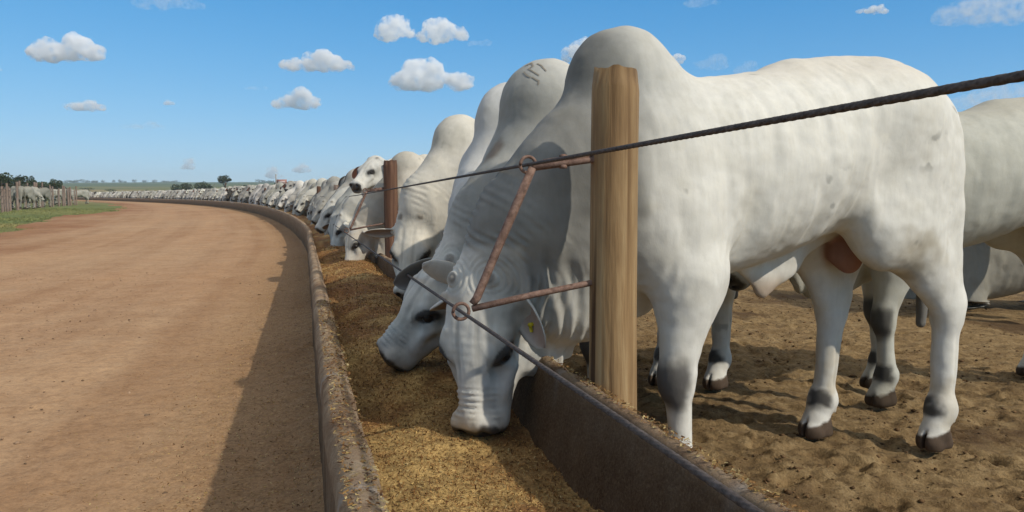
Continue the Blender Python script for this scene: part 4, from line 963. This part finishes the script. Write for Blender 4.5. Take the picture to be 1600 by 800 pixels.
def tree(px, top_px, w_px, d, label, seed, group=None, trunk=.35, name='tree', n=2200):
    X, Y, zt = at(px, top_px, d); z0 = float(zg(Y)) - .1 - 3.0 * (d > 1000); H = max(zt - z0, 1.2); rx = w_px / F_PX * d / 2
    root = tag(empty(name, (X, Y, z0)), label, 'tree' if trunk > .15 else 'bush', group)
    m = MB(); r = np.random.default_rng(seed); th = H * trunk
    m.tube([(0, 0, -.2), (.03 * H, 0, th * .6), (.02 * H, .02 * H, th + .25 * H)], [.035 * H, .028 * H, .012 * H], 8)
    for j in range(5):
        a = r.uniform(0, 6.28); e = np.array([math.cos(a) * rx * .6, math.sin(a) * rx * .6, th + (H - th) * r.uniform(.35, .8)])
        m.tube([(.02 * H, .01 * H, th * r.uniform(.7, 1.0)), e * .5 + np.array([0, 0, th * .45]), e], [.018 * H, .012 * H, .005 * H], 6)
    link('trunk', m.mesh('trunk', BARK), root).data
    m.c[:] = [c * np.array([.12, .085, .06]) for c in m.c]
    root.children[0].data = m.mesh('trunk', BARK)
    m = MB(); rz = (H - th) / 2 * 1.05; leaf_crown(m, np.array([0, 0, th + rz * .92]), rx * .95, rz * .95, n, seed); link('crown', m.mesh('crown', LEAF, False), root)
tree(6, 268, 42, 92, 'broad dark tree at the left edge behind the far left pen', 1)
tree(36, 271, 26, 98, 'second dark tree from the left edge, rounded, behind the far left pen', 2)
tree(52, 273, 18, 104, 'narrow dark tree right of the rounded tree behind the far left pen', 3)
tree(70, 283, 20, 110, 'low bushy tree between the narrow tree and the open-crowned tree', 4, None, .12)
tree(89, 275, 22, 96, 'small open-crowned tree at the right end of the far left pen', 5, None, .45)
for i, (x, tp, w, d) in enumerate([(14, 277, 50, 100), (44, 278, 46, 104), (72, 281, 42, 108), (100, 286, 30, 112)]):
    tree(x, tp, w, d, ['dark bush low behind the far left pen at the picture edge', 'dark bush behind the far left pen under the rounded tree', 'dark bush behind the far left pen under the low bushy tree', 'small dark bush past the right end of the far left pen'][i], 70 + i, None, .06)
tree(288, 284, 34, 210, 'wide low green bush in the field behind the far feeding row', 6, None, .1)
tree(324, 280, 46, 190, 'broad dark tree clump beside the tall flat-topped tree', 7, None, .18)
tree(353, 272, 24, 185, 'tall flat-topped tree rising above the far feeding row', 8, None, .55)
tree(384, 287, 36, 200, 'low dark bush right of the tall flat-topped tree', 9, None, .1)
tree(452, 277, 52, 150, 'dark tree clump behind the small red roadside board', 10, None, .12)
tree(500, 276, 60, 160, 'long dark tree clump behind the middle of the feeding row', 11, None, .12)
tree(545, 277, 40, 170, 'dark tree just left of the raised white head', 12, None, .15)
for i, (x, w) in enumerate([(110, 26), (122, 22), (136, 20), (150, 24), (180, 8), (190, 7), (197, 11), (228, 12), (243, 10), (262, 22), (276, 16), (410, 20), (425, 24), (164, 10), (212, 8)]):
    tree(x, 281 - (i % 3), w, 1300 + 30 * (i % 5), 'tiny dark tree on the far skyline', 30 + i, 'trees on the far skyline', .05, n=420)
for i, (x, yp, w, d) in enumerate([(140, 292, 26, 330), (176, 294, 22, 300), (230, 296, 16, 260)]):
    tree(x, yp, w, d, ['dark bush in the ochre field above the far left cattle', 'brownish bush in the ochre field, middle of three', 'small bush in the ochre field nearest the wide green bush'][i], 50 + i, None, .1, n=300)
# small red and white board on a pole
X, Y, zt = at(441, 284, 48); z0 = float(zg(Y)); root = tag(empty('roadside_board', (X, Y, z0)), 'small red and white board on a thin pole above the feeding row', 'sign')
m = MB(); m.tube([(-.32, 0, 0), (-.32, 0, zt - z0 + .45)], .035, 8, True, (.35, .33, .30)); link('pole', m.mesh('pole', PAINT), root)
m = MB(); m.box((.02, 0, zt - z0), (.30, .02, .13), None, (.42, .22, .18)); link('panel', m.mesh('panel', PAINT, False), root)
m = MB(); m.box((.02, -.026, zt - z0 - .02), (.20, .004, .05), None, (.60, .48, .44)); link('panel_face', m.mesh('panel_face', PAINT, False), root)

# ------------------------------------------------------------------ grass on the verge
def build_grass():
    n = 90000; Y = 17 + 45 * RNG.random(n) ** 1.3; T = 7.2 + 26 * RNG.random(n) ** 1.3; X = xo(Y) - .08 - T
    edge = 8.4 + 1.3 * fbm(np.stack([Y / 6, Y * 0, Y * 0], 1), 3, 3) + 1.1 * fbm(np.stack([X / 1.3, Y / 1.8, X * 0], 1), 3, 8) - 1.6 * sstep(34, 55, Y) - sstep(60, 130, Y) * 1.2
    keep = (T > edge + RNG.normal(0, .25, n)) & (X > -Y * .75 - 2); X, Y = X[keep], Y[keep]; n = len(X)
    nn = fbm(np.stack([X / 2.5, Y / 2.5, X * 0], 1), 3, 5)
    h = RNG.uniform(.02, .06, n) * (1 + .8 * sstep(0, .4, nn)); a = RNG.uniform(0, 6.28, n); w = RNG.uniform(.010, .024, n); lean = RNG.normal(0, .05, (n, 2)); z = zg(Y) - .1
    P0 = np.stack([X - np.cos(a) * w, Y - np.sin(a) * w, z], 1); P1 = np.stack([X + np.cos(a) * w, Y + np.sin(a) * w, z], 1); P2 = np.stack([X + lean[:, 0], Y + lean[:, 1], z + h], 1)
    V = np.stack([P0, P1, P2], 1).reshape(-1, 3)
    green = np.array((.22, .25, .09)); yel = np.array((.40, .35, .14)); f = np.clip(sstep(-.2, .4, fbm(np.stack([X / 4, Y / 5, X * 0], 1), 3, 57)) * np.where(Y < 31, 1, .35) + .15, 0, 1)[:, None]
    C = (green + (yel - green) * f) * RNG.uniform(.7, 1.25, (n, 1))
    me = mesh_np('grass', V, np.zeros((0, 4)), GRASSM, np.repeat(C, 3, 0), None, False, np.arange(n * 3).reshape(-1, 3))
    tag(link('grass', me), 'short green and yellowed grass on the road verge', None, None, 'stuff')
build_grass()

# ------------------------------------------------------------------ the air: one even body of haze
def build_haze():
    mb = MB(); mb.box((0, -50, 48), (2790, 2790, 52)); m = bpy.data.materials.new('haze_air'); m.use_nodes = True; t = m.node_tree; t.nodes.clear()
    v = t.nodes.new('ShaderNodeVolumePrincipled'); v.inputs['Color'].default_value = (.80, .90, 1.0, 1); v.inputs['Density'].default_value = .00035; v.inputs['Anisotropy'].default_value = .2
    o = t.nodes.new('ShaderNodeOutputMaterial'); t.links.new(v.outputs[0], o.inputs['Volume'])
    tag(link('haze', mb.mesh('haze', m, False)), 'thin pale haze over the land', None, None, 'stuff')
build_haze()

# ------------------------------------------------------------------ clouds: lumpy bodies of water droplets far beyond the land
def mat_cloud(name, dens):
    m = bpy.data.materials.new(name); m.use_nodes = True; t = m.node_tree; t.nodes.clear()
    v = t.nodes.new('ShaderNodeVolumePrincipled'); v.inputs['Color'].default_value = (1, 1, 1, 1); v.inputs['Anisotropy'].default_value = .0
    tc = t.nodes.new('ShaderNodeTexCoord'); n = t.nodes.new('ShaderNodeTexNoise'); n.inputs['Scale'].default_value = 1 / 34.0; n.inputs['Detail'].default_value = 5; n.inputs['Roughness'].default_value = .62
    t.links.new(tc.outputs['Object'], n.inputs['Vector'])
    r = t.nodes.new('ShaderNodeMapRange'); r.inputs['From Min'].default_value = .44; r.inputs['From Max'].default_value = .70; r.inputs['To Min'].default_value = 0; r.inputs['To Max'].default_value = dens; t.links.new(n.outputs['Fac'], r.inputs['Value']); t.links.new(r.outputs[0], v.inputs['Density'])
    o = t.nodes.new('ShaderNodeOutputMaterial'); t.links.new(v.outputs[0], o.inputs['Volume']); return m
CL = mat_cloud('cloud_droplets', .11); WISP = mat_cloud('thin_cloud_droplets', .011)
def cloud(px, py, w, h, label, seed, thin=False, d=3000.0):
    r = np.random.default_rng(seed); sc = d / F_PX; W, Hh = w * sc, h * sc; D = max(W * .6, Hh)
    cell = max(W, Hh) / 46
    mg = Hh * .75; Fd = Field((-W * .5 - mg, -D * .3 - mg, -Hh * .9), (W * .5 + mg, D * .3 + mg, Hh * 1.0), cell)
    n = int(26 + w / 2)
    for i in range(n):
        x = r.uniform(-1, 1); prof = (1 - abs(x) ** 1.7) * (.65 + .35 * math.sin(seed + x * 4)); x *= .45 * W
        rad = Hh * r.uniform(.12, .34) * (.45 + .65 * max(prof, .05)); z = -Hh * .30 + r.uniform(0, 1) * Hh * .55 * max(prof, .05)
        Fd.ell((x, r.uniform(-.28, .28) * D, z), (rad * r.uniform(1.1, 1.7), rad * 1.3, rad), None, cell * 2.2)
    V, Q = Fd.mesh()
    if not len(V): return
    N = vnormals(V, Q); s = Hh * .35
    V = V + N * (fbm(V / s, 4, seed) * Hh * .13 + fbm(V / (s * .3), 3, seed + 4) * Hh * .07)[:, None]
    o = link('cloud', mesh_np('cloud', V, Q, WISP if thin else CL), None, at(px, py, d)); tag(o, label, 'cloud')
for i, a in enumerate([
    (112, 74, 108, 46, 'large ragged white cloud high on the left'), (138, 164, 66, 20, 'small flat cloud below the large ragged left cloud'), (498, 98, 112, 26, 'long flat-bottomed white cloud left of centre'),
    (468, 154, 78, 32, 'white puffy cloud below the long flat-bottomed cloud'), (617, 46, 56, 40, 'round white cloud left of a twin at the top'), (692, 48, 72, 40, 'puffy white cloud right of its round twin'),
    (676, 117, 126, 46, 'biggest puffy white cloud beside the branded bull'), (270, 161, 18, 11, 'tiny lone cloud in the left sky'), (908, 77, 38, 46, 'upright white cloud against the nearest bull hump'),
    (1048, 94, 34, 20, 'small white cloud right behind the nearest bull hump'), (1355, 19, 50, 15, 'small bright cloud near the top right'), (472, 262, 30, 18, 'low white cloud over the far feeding row'),
    (428, 270, 26, 18, 'faint low cloud left of the low white cloud'), (298, 257, 18, 18, 'tiny faint low cloud over the far field'), (1, 107, 14, 16, 'small cloud cut by the left edge')]):
    cloud(*a, seed=200 + i * 7)
for i, a in enumerate([(405, 138, 40, 9, 'thin wisp above the white puffy cloud'), (750, 69, 42, 14, 'thin wisp trailing right of the puffy twin cloud'), (230, 196, 70, 13, 'very faint pinkish wisp in the left sky'),
    (1108, 98, 56, 26, 'thin broken cloud above the nearest bull back'), (1162, 107, 40, 24, 'thin cloud next right along the nearest bull back'), (1548, 14, 190, 44, 'broad veil of thin cloud in the top right corner'),
    (1565, 152, 170, 40, 'low veil of thin cloud over the right edge bull'), (272, 8, 110, 18, 'thin streak of cloud at the top left'), (1090, 8, 60, 16, 'thin streak of cloud at the top right of centre')]):
    cloud(*a, seed=400 + i * 7, thin=True)
